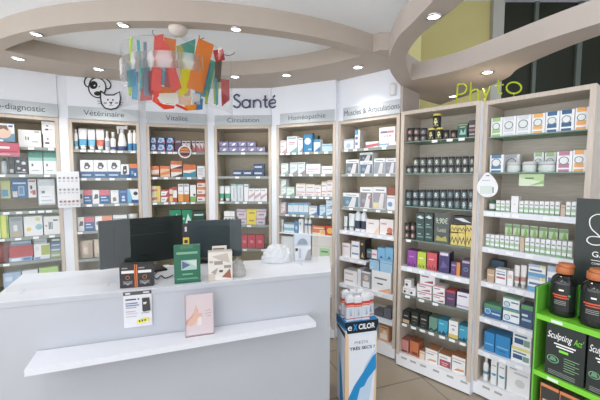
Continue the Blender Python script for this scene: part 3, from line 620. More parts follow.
# ---- cabinet 6 : muscles
item(5,0,343.6,353.6,139,'white box with pale blue picture',col=(228,234,242),deco=[('d',.5,.35,.25,(170,190,220)),('r',0,.85,1,1,(150,185,220))],d=.1)
item(5,0,355,359.8,130,'tall slim white box with blue squares, taupe side',col=(236,238,244),side=(190,180,166),deco=[('r',0,.75,.7,1,(70,160,210)),('r',.1,.5,.6,.65,(90,110,180)),('r',.1,.2,.6,.35,(120,130,190))],d=.12)
item(5,0,365.5,378.5,141.5,'low white box with pink stripe',deco=[('p',((0,.0),(1,.3),(1,.7),(0,.5)),(220,100,110))],d=.1)
zt=item(5,0,379.2,396,141.8,'low white box with blue and coral stripes',deco=[('r',.0,.4,.6,.7,(120,180,215)),('r',.5,.0,1,.3,(225,120,110))],d=.1)
item(5,0,379.2,395.2,127,'white box with pink and grey lettering',deco=[('r',.08,.6,.5,.75,(110,110,150)),('r',.5,.6,.92,.75,(225,110,140)),('r',.35,.35,.4,.45,dk),('r',.5,.35,.55,.45,dk),('r',.65,.35,.75,.45,(205,110,130))],base=zt,d=.09)
def brace(c1): return [('r',0,.75,1,1,(240,241,243)),('r',.2,.83,.85,.88,(120,125,140)),('r',.02,.04,.98,.75,c1),('p',((.35,.04),(.75,.04),(.85,.7),(.6,.72)),(226,220,220)),('d',.3,.35,.14,(150,160,175))]
item(5,1,346,358.6,159.5,'white topped brace box with grey limb picture',deco=brace((96,110,122)),d=.1)
zt=item(5,1,360,372.6,161.2,'brace box with steel blue picture, lower of two',deco=brace((80,110,140)),d=.1)
item(5,1,359.8,372.6,152.8,'brace box with dark green picture, upper of two',deco=brace((60,84,84)),d=.1,base=zt)
item(5,1,374,385,158.2,'brace box with pale knee picture',deco=brace((150,160,172)),d=.1)
item(5,1,385.6,396,158,'brace box with ankle picture',deco=brace((132,140,160)),d=.1)
item(5,2,342.8,359,193,'wide brace box with teal picture',deco=brace((80,130,150)),d=.1)
item(5,2,360,372.6,187,'tall brace box with hand picture',deco=brace((130,120,128))+[('o',.82,.52,.14,(120,70,60),(190,150,140))],d=.1)
item(5,2,373,386.4,187,'tall brace box with yellow corner',deco=brace((156,150,158))+[('r',.05,.05,.45,.3,(232,216,150))],d=.1)
zt=item(5,2,387,395,195.5,'small white box with blue shapes',deco=[('d',.4,.4,.3,(110,150,205)),('r',0,.8,1,.9,(180,190,205))],d=.08)
item(5,2,387.4,395,186.8,'small rust red box',col=(150,66,40),side=(120,50,32),base=zt,d=.08)
for a_,b_,yy in ((343,346.7,216),(347.4,353.6,213.6)): item(5,3,a_,b_,yy,'white tube with teal foot',kind='tube',bc=(110,150,160),band=(.18,.26),col=(226,234,238))
for a_,b_,yy in ((354,359.7,210),(360.2,365.4,210.3)): item(5,3,a_,b_,yy,'white bottle with black figure print',kind='bottle',col=(232,236,240),bc=(40,52,70),band=(.12,.5),lid=.1)
item(5,3,366,379.3,219.3,'white and peach box with pink print',col=(240,232,228),top=(222,196,168),deco=[('r',.2,.65,.6,.75,(222,140,150)),('p',((.6,.0),(1,.0),(1,.6)),(240,200,170))],d=.12)
item(5,3,380,393.4,219.3,'white and orange box with hand picture',col=(240,232,228),top=(222,196,168),deco=[('d',.75,.3,.22,(214,110,70)),('r',.1,.65,.5,.75,(222,140,150)),('r',.5,.02,.95,.14,(150,60,50))],d=.12)
item(5,4,342.2,350,243,'white box with pink top edge',col=(238,230,230),top=(214,170,160),deco=[('r',.1,.7,.8,.8,(220,150,160))],d=.1)
zt=item(5,4,351,359.4,249.3,'white box with blue stripe, lower of two',deco=[('r',.1,.4,.9,.6,(120,140,190))],d=.1); item(5,4,351.4,359.4,241.3,'white box with blue stripe, upper of two',deco=[('r',.1,.3,.9,.5,(90,110,170))],base=zt,d=.1,top=(200,160,130))
zt=item(5,4,360,365,249,'black and gold box, lower of two',col=(34,30,28),deco=[('p',((.2,.2),(.8,.2),(.5,.7)),(214,160,60))],d=.12); item(5,4,360,365,239.5,'black and gold box, upper of two',col=(34,30,28),top=(170,120,60),deco=[('d',.4,.5,.24,(214,160,60))],base=zt,d=.12)
zt=item(5,5,344,357,277.5,'flat white carton, lower of two',deco=[('r',.1,.4,.7,.6,(215,160,165))],d=.12,top=(230,228,228)); item(5,5,344,357,270.5,'flat white carton, upper of two',deco=[('r',.1,.4,.7,.6,(215,160,165))],base=zt,d=.12,top=(232,230,230))
item(5,5,357.6,361,269,'narrow white box on edge',d=.12,deco=[('r',.2,.2,.8,.8,(220,225,232))])
item(5,5,361.4,370.8,271.5,'box with portrait photo print',col=(150,150,156),deco=[('d',.5,.62,.26,(226,190,170)),('r',.15,.05,.85,.4,(236,236,240)),('r',0,.9,1,1,(235,235,238))],d=.12)
zt=item(5,5,371.6,391,271.5,'large white box with grey lettering and orange corner',deco=[('r',.15,.6,.8,.68,(110,115,130)),('r',.3,.35,.6,.42,(90,95,110)),('p',((.3,0),(1,0),(1,.28)),(232,170,130))],d=.14,top=(225,222,220))
zt4=item(5,5,369.5,379,260.5,'sky blue box with pale top, left lower',col=(150,200,232),top=(190,220,238),deco=[('r',0,.8,1,.84,(90,150,200)),('r',.1,.2,.4,.3,(225,236,245))],base=zt,d=.1)
zt4b=item(5,5,380,392.4,261.5,'sky blue box with pale top, right lower',col=(150,200,232),top=(190,220,238),deco=[('r',0,.8,1,.84,(90,150,200))],base=zt,d=.1)
zt4=max(zt4,zt4b)+.0008
item(5,5,366.8,371.3,249,'dark teal and grey box on blue boxes',col=(60,90,96),base=zt4,d=.07,dep=.04,deco=[('r',.1,.6,.9,.7,(190,200,200))])
item(5,5,371.5,377,250,'pink and white box on blue boxes',col=(238,226,232),base=zt4,d=.07,dep=.04,deco=[('r',.1,.4,.9,.6,(214,130,160))])
for a_,b_ in ((377.5,385),(385.3,393)): item(5,5,a_,b_,247.8,'sky blue box with white bird shapes on top row',col=(110,182,226),top=(150,200,232),base=zt4,d=.1,deco=[('p',((.2,.1),(.5,.4),(.8,.15),(.5,.2)),(40,90,150))])
item(5,6,374,383,311,'dark grey rounded tray pack',col=(72,78,92),top=(110,116,128),d=.1)
item(5,6,383.5,391,309,'dark grey rounded tray pack',col=(84,88,98),top=(120,124,134),d=.1)
item(5,7,379.2,388.5,326,'orange and white box with hand picture at the foot',col=(224,160,110),top=(200,150,110),deco=[('r',.1,.15,.85,.5,(240,225,210)),('d',.6,.6,.22,(236,206,180)),('r',.1,.85,.9,.92,(160,90,60))],d=.12)
# ---- cabinet 7
pot=dict(kind='jar',col=(60,54,52),bc=(92,82,80),band=(.1,.72),cap=(38,36,38))
for a_,b_,mk in ((406.3,412.3,(214,160,150)),(412.7,419,(214,170,160)),(419.4,426,(150,156,168))):
    zt=item(6,0,a_,b_,134.8,'small dark pot with pale emblem',row='lower row',mark=mk,**pot); item(6,0,a_,b_,128,'small dark pot with pale emblem',row='upper row',mark=mk,base=zt,**pot)
yj=dict(kind='jar',col=(24,24,24),bc=(34,34,30),cap=(226,206,80),lid=.16,band=(.1,.76))
zt=item(6,0,427,434.2,128,'black jar with yellow lid, left of the pair',mark=(226,206,110),**yj); zt=item(6,0,435,442.4,127.5,'black jar with yellow lid, right of the pair',mark=(236,224,140),**yj)
item(6,0,431.6,439.6,113.4,'black jar with yellow lid standing on two others',mark=(236,224,140),base=zt,**yj)
item(6,0,443,448.4,130,'dark brown pot with beige emblem',kind='jar',col=(44,40,38),bc=(60,54,50),mark=(170,150,130),cap=(30,30,30))
item(6,0,449.2,457,130,'wide black pot with brown emblem',kind='jar',col=(40,38,36),bc=(58,50,44),mark=(180,130,100),cap=(30,30,30))
item(6,0,457.6,467.6,123,'dark green tin with white bird print',col=(26,84,70),deco=[('r',0,.85,1,.93,(150,160,90)),('p',((.2,.2),(.35,.6),(.6,.3),(.8,.65),(.85,.2)),(150,200,180)),('r',.2,.7,.8,.75,(190,200,190))],top=(60,54,50),side=(36,60,52))
zt=item(6,0,468.6,477,130,'brown and pink box, lower of two',col=(70,58,62),deco=[('r',.1,.3,.8,.5,(190,170,170)),('r',0,.85,1,1,(170,110,110))]); item(6,0,468.6,477,120.3,'brown and pink box, upper of two',col=(70,58,62),deco=[('r',.1,.3,.8,.5,(190,170,170)),('r',0,0,1,.1,(170,110,110))],base=zt)
jx=[410.5+k*7.2 for k in range(10)]
def jars(sh,y_up,y_lo,xs_up,xs_lo,body,lab,mk,desc):
    for k,(a_,b_) in enumerate(xs_lo):
        t=(a_-404)/75
        zt=item(6,sh,a_,b_,y_lo(t),desc,kind='jar',col=body,bc=lab,mark=mk[k%len(mk)],row='lower row',cap=(44,46,48),band=(.08,.74))
        for (c_,d_) in xs_up:
            if abs(c_-a_)<1: item(6,sh,c_,d_,y_up(t),desc,kind='jar',col=body,bc=lab,mark=mk[(k+1)%len(mk)],row='upper row',cap=(44,46,48),band=(.08,.74),base=zt)
xl=[(405.2+k*7.05,405.2+k*7.05+6.3) for k in range(10)]
jars(1,lambda t:157.5-1.5*t,lambda t:166-1.0*t,xl[1:],xl,(62,66,64),(92,98,96),[(205,212,205),(190,200,195),(216,220,206)],'dark jar with pale tree emblem')
xl2=[(404.6+k*7.0,404.6+k*7.0+6.3) for k in range(10)]
jars(2,lambda t:190-.5*t,lambda t:198.6-0*t,xl2,xl2,(54,66,72),(84,102,110),[(190,215,215),(120,150,150),(205,220,216)],'blue-grey jar with pale emblem')
for a_,b_ in ((404,409.2),(409.6,415)):
    zt=item(6,3,a_,b_,231,'brown pot with pink emblem',kind='jar',col=(60,48,44),bc=(80,62,58),mark=(220,180,165),row='lower row'); item(6,3,a_,b_,223,'brown pot with pink emblem',kind='jar',col=(60,48,44),bc=(80,62,58),mark=(220,180,165),row='upper row',base=zt)
for a_,b_ in ((416,424.2),(424.6,432.8)):
    zt=None
    for k,yy in enumerate((230.5,221.5,213.3)):
        zt=item(6,3,a_,b_,yy,'dark green tea box',col=(40,66,62),row=['lower row','middle row','top row'][k],base=zt,deco=[('r',.15,.3,.85,.45,(110,150,140)),('r',.2,.6,.6,.72,(150,180,170))] if k<2 else [('p',((.1,.5),(.5,.75),(.95,.45),(.6,.3)),(214,220,224))])
o_=None
item(6,3,434.5,449.5,213.4,'dark chalkboard price card, 9,90€ l\'unité',name='price_card',cat='price card',col=(70,78,74),d=.004,dep=.02,deco=())
zt=None
for k,(yy) in enumerate((233.2,225)):
    zb=zt
    for j in range(3):
        zt=item(6,3,450.5+j*7.6,450.5+j*7.6+7.2,yy+j*.1,'yellow box with black zigzag',col=(226,200,90),row=['lower row','upper row'][k],base=zb,deco=[('p',((0,.1),(.25,.55),(.5,.1),(.75,.55),(1,.1),(1,.3),(.75,.75),(.5,.3),(.25,.75),(0,.3)),(50,46,36))],d=.08)
item(6,3,452.5,473,216.5,'black blister pack with white product',col=(34,36,38),base=zt,deco=[('p',((.1,.7),(.5,.8),(.95,.25),(.5,.35)),(215,218,220))],d=.08)
sk=lambda c: [('r',.06,.04,.14,.2,c),('r',.2,.04,.28,.28,c),('r',.36,.04,.46,.18,c),('r',.55,.04,.62,.32,c),('r',.72,.04,.86,.22,c)]
item(6,4,407.5,416.8,250.6,'purple box with dark skyline print',col=(150,60,165),top=(120,40,130),side=(96,36,110),deco=sk((70,24,90))+[('r',.2,.6,.7,.66,(210,150,220))],d=.09)
item(6,4,417.4,426,252,'lime green box with dark skyline print',col=(190,210,50),top=(150,170,40),side=(140,150,60),deco=sk((80,90,30))+[('r',.2,.6,.7,.66,(240,245,180))],d=.09)
item(6,4,427,437,253,'coral red box with dark skyline print',col=(222,74,86),top=(170,60,60),side=(150,60,60),deco=sk((110,30,40))+[('r',.2,.6,.7,.66,(245,190,190))],d=.09)
item(6,4,439,449.4,252.4,'tall dark violet box with white header',col=(62,48,104),top=(210,200,214),side=(40,36,62),deco=[('r',.1,.84,.9,.97,(225,216,232)),('p',((.15,.2),(.4,.6),(.85,.3)),(98,84,150))],d=.1)
item(6,4,451,456.2,262,'violet box beside an orange strip',col=(86,56,124),top=(110,84,90),deco=[('r',.1,.7,.9,.8,(170,150,200)),('d',.5,.4,.2,(130,90,160))],d=.1)
item(6,4,456.4,460.2,262.5,'narrow orange box between violet ones',col=(226,130,50),top=(120,90,80),d=.1)
item(6,4,461.4,470.6,260.4,'dark blue-violet box with round motif',col=(64,52,92),top=(130,110,120),deco=[('r',.1,.82,.9,.95,(180,170,200)),('d',.5,.45,.28,(96,120,160)),('d',.5,.45,.14,(60,46,86))],d=.1)
hd=[('d',.35,.35,.2,(90,40,50)),('r',.2,.7,.8,.78,(180,150,160))]
zt=item(6,5,402.6,408.8,287,'small white box with dark heart',deco=hd,row='lower row',d=.06); item(6,5,409.2,415.4,288,'small white box with dark heart',deco=hd,row='lower row',d=.06)
item(6,5,404.4,411,279.8,'small white box with dark heart',deco=hd,row='upper row',base=zt,d=.06)
fd=[('r',0,.84,1,1,(214,130,150)),('p',((.25,.15),(.9,.15),(.9,.4),(.6,.3)),(190,60,80)),('r',.1,.6,.6,.7,(150,90,110))]
zt=item(6,5,417,431.6,292.3,'white and pink long box',deco=fd,row='bottom row',d=.1); zt=item(6,5,417,431.6,284.3,'white and pink long box',deco=fd,row='middle row',base=zt,d=.1); item(6,5,420,435,272.6,'white and pink long box',deco=fd,row='top row',base=zt,d=.1,top=(225,216,214))
zt=item(6,5,433,444.8,295,'white box with magenta underline',deco=fd,row='lower row',d=.1); item(6,5,433,444.8,286,'white box with magenta underline',deco=fd,row='upper row',base=zt,d=.1,top=(225,216,214))
item(6,5,445.6,455.4,290.5,'plum box with red top',col=(84,50,92),top=(190,60,66),side=(70,40,70),deco=[('r',0,.86,1,1,(200,60,70)),('r',.2,.4,.8,.5,(150,110,160))],d=.1)
item(6,5,457,470,292.6,'white and lilac box with purple top',col=(234,232,242),top=(110,84,130),deco=[('r',.1,.72,.8,.8,(120,90,160)),('r',0,.1,1,.2,(180,160,205))],d=.1)
item(6,6,402.6,409.4,311.6,'black box with cream lower half',col=(34,34,36),top=(40,40,40),deco=[('r',0,.0,1,.3,(206,176,130)),('r',.2,.6,.8,.68,(170,160,140))],d=.1)
for a_,b_,yy in ((411,418.6,312.5),(419.8,427.6,315)): item(6,6,a_,b_,yy,'black box with gold lettering',col=(32,34,36),top=(44,44,40),deco=[('r',.15,.62,.85,.7,(190,180,140)),('r',.2,.35,.75,.4,(120,116,96)),('r',.2,.12,.6,.16,(120,116,96))],d=.1)
item(6,6,429,437.6,317.6,'grey-green box with dark wave',col=(92,140,120),top=(70,100,90),deco=[('p',((0,.1),(.3,.25),(.6,.1),(1,.35),(1,.1),(.6,.0),(.3,.1),(0,0)),(30,50,50))],d=.1)
bw=[('r',.1,.7,.6,.76,(160,215,240)),('p',((0,.05),(.2,.2),(.4,.08),(.6,.3),(.8,.1),(1,.35),(1,.2),(.8,0),(.4,0),(0,0)),(20,60,90))]
item(6,6,438.2,447.8,320,'bright turquoise box with dark wave, left of white one',col=(40,160,200),top=(30,120,150),deco=bw,d=.1)
item(6,6,448.8,458.2,321,'white box with yellow base',top=(200,190,170),deco=[('r',0,0,1,.22,(226,196,80)),('r',.2,.7,.8,.76,(150,150,150)),('d',.5,.5,.16,(180,180,190))],d=.1)
item(6,6,459,468,326,'bright turquoise box with dark wave, right of white one',col=(40,160,200),top=(30,120,150),deco=bw,d=.1)
item(6,7,401,408.4,340,'dusty pink box on the base board',col=(208,128,120),top=(180,100,90),deco=[('r',.1,.08,.9,.2,(90,40,50))],d=.11)
item(6,7,410,418.6,342,'burnt orange box on the base board',col=(206,104,52),top=(170,80,40),deco=[('r',.2,.1,.9,.3,(110,50,40))],d=.11)
item(6,7,419.4,424.6,351,'small peach box on the base board',col=(238,210,180),top=(180,110,70),d=.08,deco=[('r',.1,.7,.9,.8,(220,150,100))])
wo=[('r',0,.8,1,.84,(200,160,140)),('p',((.1,.1),(.9,.18),(.9,.3),(.4,.28)),(226,150,80)),('r',.1,.62,.7,.68,(120,120,130))]
item(6,7,425.4,437.6,349.6,'white box with orange top and swoosh',top=(190,110,60),deco=wo,d=.11)
item(6,7,438.4,451,355,'white box with red patterned panel',top=(190,110,60),deco=[('r',.1,.08,.98,.6,(176,60,74)),('r',.25,.35,.8,.42,(230,180,180)),('r',.3,.2,.7,.26,(230,180,180)),('r',.1,.75,.7,.8,(120,120,130))],d=.11)
item(6,7,452,465.6,357,'white box with orange swoosh, rightmost on the base board',top=(190,110,60),deco=wo,d=.11)
# ---- cabinet 8
def cbx(c1): return [('r',.12,0,.82,1,c1),('r',.1,.42,.84,.8,(232,234,236)),('o',.46,.55,.34,(110,115,120),(226,232,228)),('r',.1,.12,.85,.2,(240,240,240))]
S8=[(491.2,502.6,118,(150,200,110),'pale green'),(503,516.2,116.6,(214,216,220),'light grey'),(516.6,531.4,115.2,(214,216,220),'light grey'),(532,545.4,113.6,(240,170,80),'orange'),(546,559.6,111.6,(40,96,146),'blue'),(560.2,574.6,109.8,(34,84,136),'blue'),(575.4,592,107,(240,160,70),'orange')]
for a_,b_,yy,cc,nn in S8: item(7,0,a_,b_,yy,f'white box with {nn} band and ring emblem',deco=cbx(cc),d=.05,gap=.001)
for a_,b_,yy,cc,nn in ((490,503.8,155,(60,120,170),'blue'),(504.8,519.6,154.6,(190,194,200),'grey'),(534,543.8,152.6,(150,200,120),'pale green'),(544.8,556.4,152.6,(150,200,120),'pale green'),(557,572.6,151.4,(190,110,140),'mauve'),(573,589.6,150,(240,160,70),'orange')):
    item(7,1,a_,b_,yy,f'white box with {nn} band and ring emblem',deco=cbx(cc),d=.04,gap=.001,dep=.03 if a_<500 or a_>556.5 else .14)
for a_,b_,yy in ((505,519,162),(520.4,535,161.4),(536,554.5,161.4)): item(7,1,a_,b_,yy,'squat white cosmetic pot with grey lid',kind='jar',col=(222,228,226),bc=(210,222,214),cap=(206,206,206),band=(.1,.5),lid=.3,dep=.012)
item(7,2,488,494.6,200.6,'small green and white jar',kind='jar',col=(60,130,80),bc=(236,238,236),cap=(40,90,60),band=(.2,.7))
sm_=[('r',0,0,1,.12,(120,180,110)),('r',0,.3,1,.5,(160,205,150)),('r',.15,.66,.85,.74,(130,150,130)),('r',.94,0,1,1,(170,180,170))]
x=496.
while x<573:
    wd=4.3+ (x-496)*.010
    if 509<x<513:
        item(7,2,511.2,518.6,196,'taller white box with orange dot among small ones',deco=[('d',.5,.5,.12,(240,190,150))],d=.05); x=519.2; continue
    if 559.5<x<563:
        item(7,2,x,x+5,202.6+(x-496)*.03,'small tan box among the white ones',col=(206,178,150),deco=[('r',0,.7,1,.78,(170,140,110))]); x+=5.5; continue
    t=(x-496)/79
    item(7,2,x,x+wd,200.5+1.5*t,'small white and green box',deco=sm_,d=.05); x+=wd+.45
x=485.6
while x<571:
    wd=4.3+(x-486)*.010; t=(x-486)/86
    tan=517<x<520
    item(7,3,x,x+wd,234.2+8*t,'small tan box among the white ones' if tan else 'small white and green box',col=(206,178,150) if tan else W_,deco=[] if tan else sm_,d=.05); x+=wd+.45
for k,(a_,b_) in enumerate(((505,512),(513,520),(521,529),(530,538),(539,547.6),(548.6,558),(559,568.6))):
    yt=223.6+k*.9
    item(7,3,a_,b_,yt,'translucent green header card behind the small boxes',name='display_card',cat='display card',col=(196,220,176),deco=[('r',0,0,1,.35,(222,232,212)),('r',.02,.85,.98,.97,(120,160,110)),('p',((.3,.5),(.6,.95),(.9,.6)),(130,190,70))],dep=.10,d=.003)
item(7,4,487,494.6,269.4,'tan kraft box',col=(196,160,124),deco=[('r',.1,.5,.9,.6,(230,215,200))],d=.06)
item(7,4,491,504,260.6,'dark blue glossy box at the back',col=(40,72,96),deco=[('p',((.1,.2),(.9,.5),(.9,.7),(.1,.4)),(90,150,180))],dep=.12,d=.06)
item(7,4,495.4,506.4,269.2,'white box with red and blue lettering',deco=[('r',.1,.6,.9,.7,(110,120,170)),('r',.1,.35,.9,.48,(205,90,90)),('r',.05,.8,.9,.86,(160,170,190))],d=.07)
item(7,4,507.2,513.2,271,'white box with pink square',deco=[('r',.2,.5,.8,.75,(230,190,180))],d=.07)
for a_,b_ in ((513.8,519.6),(520.2,526.4)): item(7,4,a_,b_,265.5,'white and bronze squeeze tube',kind='tube',col=(232,226,226),bc=(190,130,110),band=(.3,.5),cap=(190,200,196))
bb=[('r',0,.8,.7,1,(170,190,215)),('r',.75,.8,1,1,(236,216,120)),('r',0,0,1,.32,(90,160,210)),('r',.08,.45,.8,.6,(80,110,160))]
zt=item(7,4,527.6,545.4,277,'white and blue long box, lower of two stacked',deco=bb,d=.08); item(7,4,528.4,545.8,265,'white and blue long box, upper of two stacked',deco=bb,base=zt,d=.08,top=(230,230,232))
item(7,4,547.2,562,266.5,'white and blue long box left of the big bottles',deco=bb,d=.08)
gb=[('r',0,.78,1,1,(70,150,90)),('r',0,0,1,.55,(36,90,150)),('o',.22,.45,.18,(210,225,235),(60,150,200)),('r',.45,.3,.95,.42,(190,210,230))]
item(7,5,484,501.6,305,'green and blue eye-care box',col=(60,120,150),top=(90,150,120),deco=gb,d=.1)
gw=[('r',0,.86,1,1,(90,160,120)),('o',.25,.4,.2,(60,110,160),(180,215,235)),('r',.5,.55,.95,.66,(70,110,160)),('r',0,0,1,.12,(60,120,180))]
zt=item(7,5,503,519.6,310,'white eye-care box with blue eye, lower of two',deco=gw,d=.1); item(7,5,503,519.6,297.6,'white eye-care box with blue eye, upper of two',deco=gw,base=zt,d=.1,top=(150,190,170))
item(7,5,521,533,305.5,'dark blue and green peaked box',col=(40,70,110),top=(70,90,100),deco=[('r',0,.8,1,1,(80,150,90)),('r',.1,.3,.9,.4,(150,190,220)),('r',.1,.5,.6,.6,(210,225,235))],d=.1)
item(7,6,484.4,494.6,332.6,'bright blue carton',col=(24,130,205),top=(60,150,215),deco=[('r',.1,.35,.9,.42,(120,190,230))],d=.12); item(7,6,495.2,510.4,336.4,'bright blue carton',col=(24,130,205),top=(60,150,215),deco=[('r',.1,.35,.9,.42,(120,190,230)),('r',.3,.2,.7,.25,(20,80,150))],d=.12)
lw=[('r',0,.8,1,1,(226,222,120)),('r',.1,.2,.6,.5,(40,80,130)),('r',.62,.15,.95,.5,(110,150,130)),('r',.1,.6,.8,.7,(60,120,150))]
zt=item(7,6,511,530.6,348.2,'white and yellow box with navy panel, lower of two',deco=lw,d=.1); item(7,6,513,531.4,330.6,'white and yellow box with navy panel, upper of two',deco=lw,base=zt,d=.1,top=(232,232,226))
item(7,7,482.8,488.4,354,'tall white and teal spray can on the base board',kind='bottle',col=(236,238,240),bc=(60,150,175),band=(.25,.36),lid=.3)
for a_,b_,yy in ((491,497.6,360),(498.4,506,362)): item(7,7,a_,b_,yy,'tall white box with teal circle',deco=[('d',.5,.45,.4,(60,150,180)),('r',.0,.45,1,.6,(240,241,245)),('r',.2,.75,.8,.79,(150,160,170)),('r',.92,0,1,1,(150,170,180))],d=.08)
item(7,7,507,532,367.5,'large white box with grey sphere print',deco=[('d',.55,.42,.2,(206,208,212)),('r',.3,.72,.85,.78,(190,195,202)),('r',.1,.86,.4,.9,(150,160,170))],d=.12)
# pegs carrying the hanging packs of cabinet 1
p = PL[0]
croot=[o for o in bpy.data.objects if o.name.startswith('shelving_cabinet') and o['label'].startswith('beige wood wall shelving cabinet at the left')][0]
for px,pyy,dd in ((5,177.6,.10),(19,177.2,.10),(32,177.6,.10),(46,177.4,.06)):
    s_,z_=p.hit(px,pyy,dd); t_=MB().tube([(s_,DEP-.014,z_+.004),(s_,dd-.006,z_+.004),(s_,dd-.008,z_+.012)],.0025,M_chrome,6); t_.build('peg_hook',croot)
# ordinals for look-alikes on one shelf
ORD=['leftmost','second','third','fourth','fifth','sixth','seventh','eighth','ninth','tenth','eleventh','twelfth','thirteenth','fourteenth','fifteenth','sixteenth','seventeenth','eighteenth','nineteenth','twentieth']
SN=['top','second','third','fourth','fifth','sixth','seventh','bottom']
groups={}
for r in REG: groups.setdefault((r['c'],r['sh'],r['desc'],r['row']),[]).append(r)
same={}
for r in REG: same.setdefault((r['c'],r['sh'],r['desc']),[]).append(r)
for key,lst in groups.items():
    c,sh,desc,row=key; lst.sort(key=lambda r:r['x'])
    for k,r in enumerate(lst):
        sn='base board' if ((c in(6,7) and sh==7) or (c==5 and sh==7)) else SN[sh]+' shelf'
        nc={'diagnostic':'diagnostic','left Phyto':'left Phyto','right Phyto':'right Phyto'}.get(CN[c],CN[c])
        e=''
        if row: e+=', '+row
        if len(lst)>1:
            e+=(' ' if row else ', ')+('rightmost' if k==len(lst)-1 else ORD[k]+(' from left' if k else ''))
        ds=desc.replace(' on the base board','')
        lab=f'{ds}{e}, {sn}, {nc} cabinet'
        r['o']['label']=lab; r['o']['category']=r['cat']
        if len(same[(c,sh,desc)])>1: r['o']['group']=f'{desc}, {sn} of {nc} cabinet'
# writing on the chalkboard price card
for r in REG:
    if r['o'].name.startswith('price_card'):
        o=r['o']; w=o.dimensions.x; bb=[v.co for v in o.data.vertices]; h=max(v.z for v in bb); w=2*max(v.x for v in bb)
        t=MB(); t2=MB(); text_into(t2,'9,90€',lambda x,y:(x,-.001,h*.66+y),h*.26,mat((214,222,200)),wfit=w*.8); text_into(t,"l'unité",lambda x,y:(x,-.001,h*.38+y),h*.2,mat((196,206,180)),wfit=w*.6)
        t.face([(-w*.4,-.0008,h*.08),(w*.4,-.0008,h*.08),(w*.3,-.0008,h*.26),(0,-.0008,h*.18),(-w*.3,-.0008,h*.26)],mat((176,170,96)))
        t.build('lettering',o,fix=False); t2.build('price_lettering',o,fix=False)
# ------------------------------------------------------------------ shelf cards and stickers
def card(c,x0,x1,y0,y1,dep,label,name,cat,col,deco=(),th=.003,yaw=0):
    p=PL[c]; s0,_=p.hit(x0,(y0+y1)/2,dep); s1,_=p.hit(x1,(y0+y1)/2,dep); z1=p.hit((x0+x1)/2,y0,dep)[1]; z0=p.hit((x0+x1)/2,y1,dep)[1]
    me,_=mk_box(s1-s0,th,z1-z0,col,None,None,deco); o=bpy.data.objects.new(name,me); C.objects.link(o); o.location=p.pt((s0+s1)/2,dep,z0); o.rotation_euler=(0,0,p.rot+yaw)
    tag(o,label,cat); return o
pd=card(0,-14,19.5,142.5,156,-.035,'pink promotional card with baby photo, hanging from the top left shelf','promotional_card','card',(206,84,106),[('r',.0,.55,.7,.72,(240,220,226)),('r',.0,.3,.92,.38,(170,60,84)),('r',.3,.08,.7,.2,(232,150,165))])
p=PL[0]; s0,_=p.hit(-14,134,-.034); s1,_=p.hit(15.5,134,-.034); z1=p.hit(5,124,-.034)[1]; z0=p.hit(5,142,-.034)[1]
me,_=mk_box(s1-s0,.003,z1-z0,(214,222,226),None,None,[('r',0,0,1,.45,(96,140,172)),('d',.62,.5,.33,(226,186,164)),('p',((.45,.62),(.5,.9),(.75,.9),(.8,.6),(.62,.72)),(120,86,66)),('r',.8,.82,.95,.92,(80,90,140)),('r',.0,.0,.6,.1,(236,238,240))])
o=bpy.data.objects.new('photo_panel',me); C.objects.link(o); o.parent=pd; w0=max(v.co.x for v in pd.data.vertices)*2
o.location=(-(w0/2)+(s1-s0)/2,.001,z0-pd.location.z+.004)
ic=[]
for rr,cc in ((.82,(170,150,150)),(.5,(176,170,176)),(.17,(206,90,84))):
    for k in range(5): ic+= [('d',.13+.185*k,rr,.06,tuple(int(v*.86) for v in cc)),('r',.08+.185*k,rr-.10,.18+.185*k,rr-.07,(180,180,190))]
card(0,57.2,79.8,171.5,207.5,-.05,'white poster with three rows of small coloured icons on the left divider','poster','poster',(238,238,242),ic)
# round shelf sign
def disc_sign():
    p=PL[2]; s_,z_=p.hit(184.8,151.8,-.02); r=6.3/329*3.36
    root=empty('round_shelf_sign',p.pt(s_,-.02,z_),p.rot); tag(root,'round brown and orange shelf sign with white rim, Vitalité cabinet','shelf sign')
    def dk_(r0,y0,y1,c):
        mb=MB(); n=28; A=[(r0*math.cos(2*PI*k/n),y0,r0*math.sin(2*PI*k/n)) for k in range(n)]; B=[(x,y1,z) for x,y,z in A]
        mb.face(A,c); mb.face(B[::-1],c)
        for k in range(n): mb.face([A[k],A[(k+1)%n],B[(k+1)%n],B[k]],c)
        return mb
    dk_(r,.0,.004,mat((236,234,236))).build('rim',root)
    m_=dk_(r*.8,-.001,.0,mat((150,84,66))); y=-.0015
    m_.face([(-r*.7,y,r*.2),(r*.7,y,r*.2),(r*.5,y,r*.55),(-r*.5,y,r*.55)],mat((222,140,70))); m_.face([(-r*.7,y,-r*.1),(r*.7,y,-r*.1),(r*.7,y,.05*r),(-r*.7,y,.05*r)],mat((206,190,180))); m_.face([(-r*.6,y,-r*.5),(r*.6,y,-r*.5),(r*.65,y,-.25*r),(-r*.65,y,-.25*r)],mat((80,50,70)))
    m_.build('face_print',root)
    MB().box(-.004,.004,.004,.022,-.01,.01,mat((220,220,220))).build('clip',root)
disc_sign()
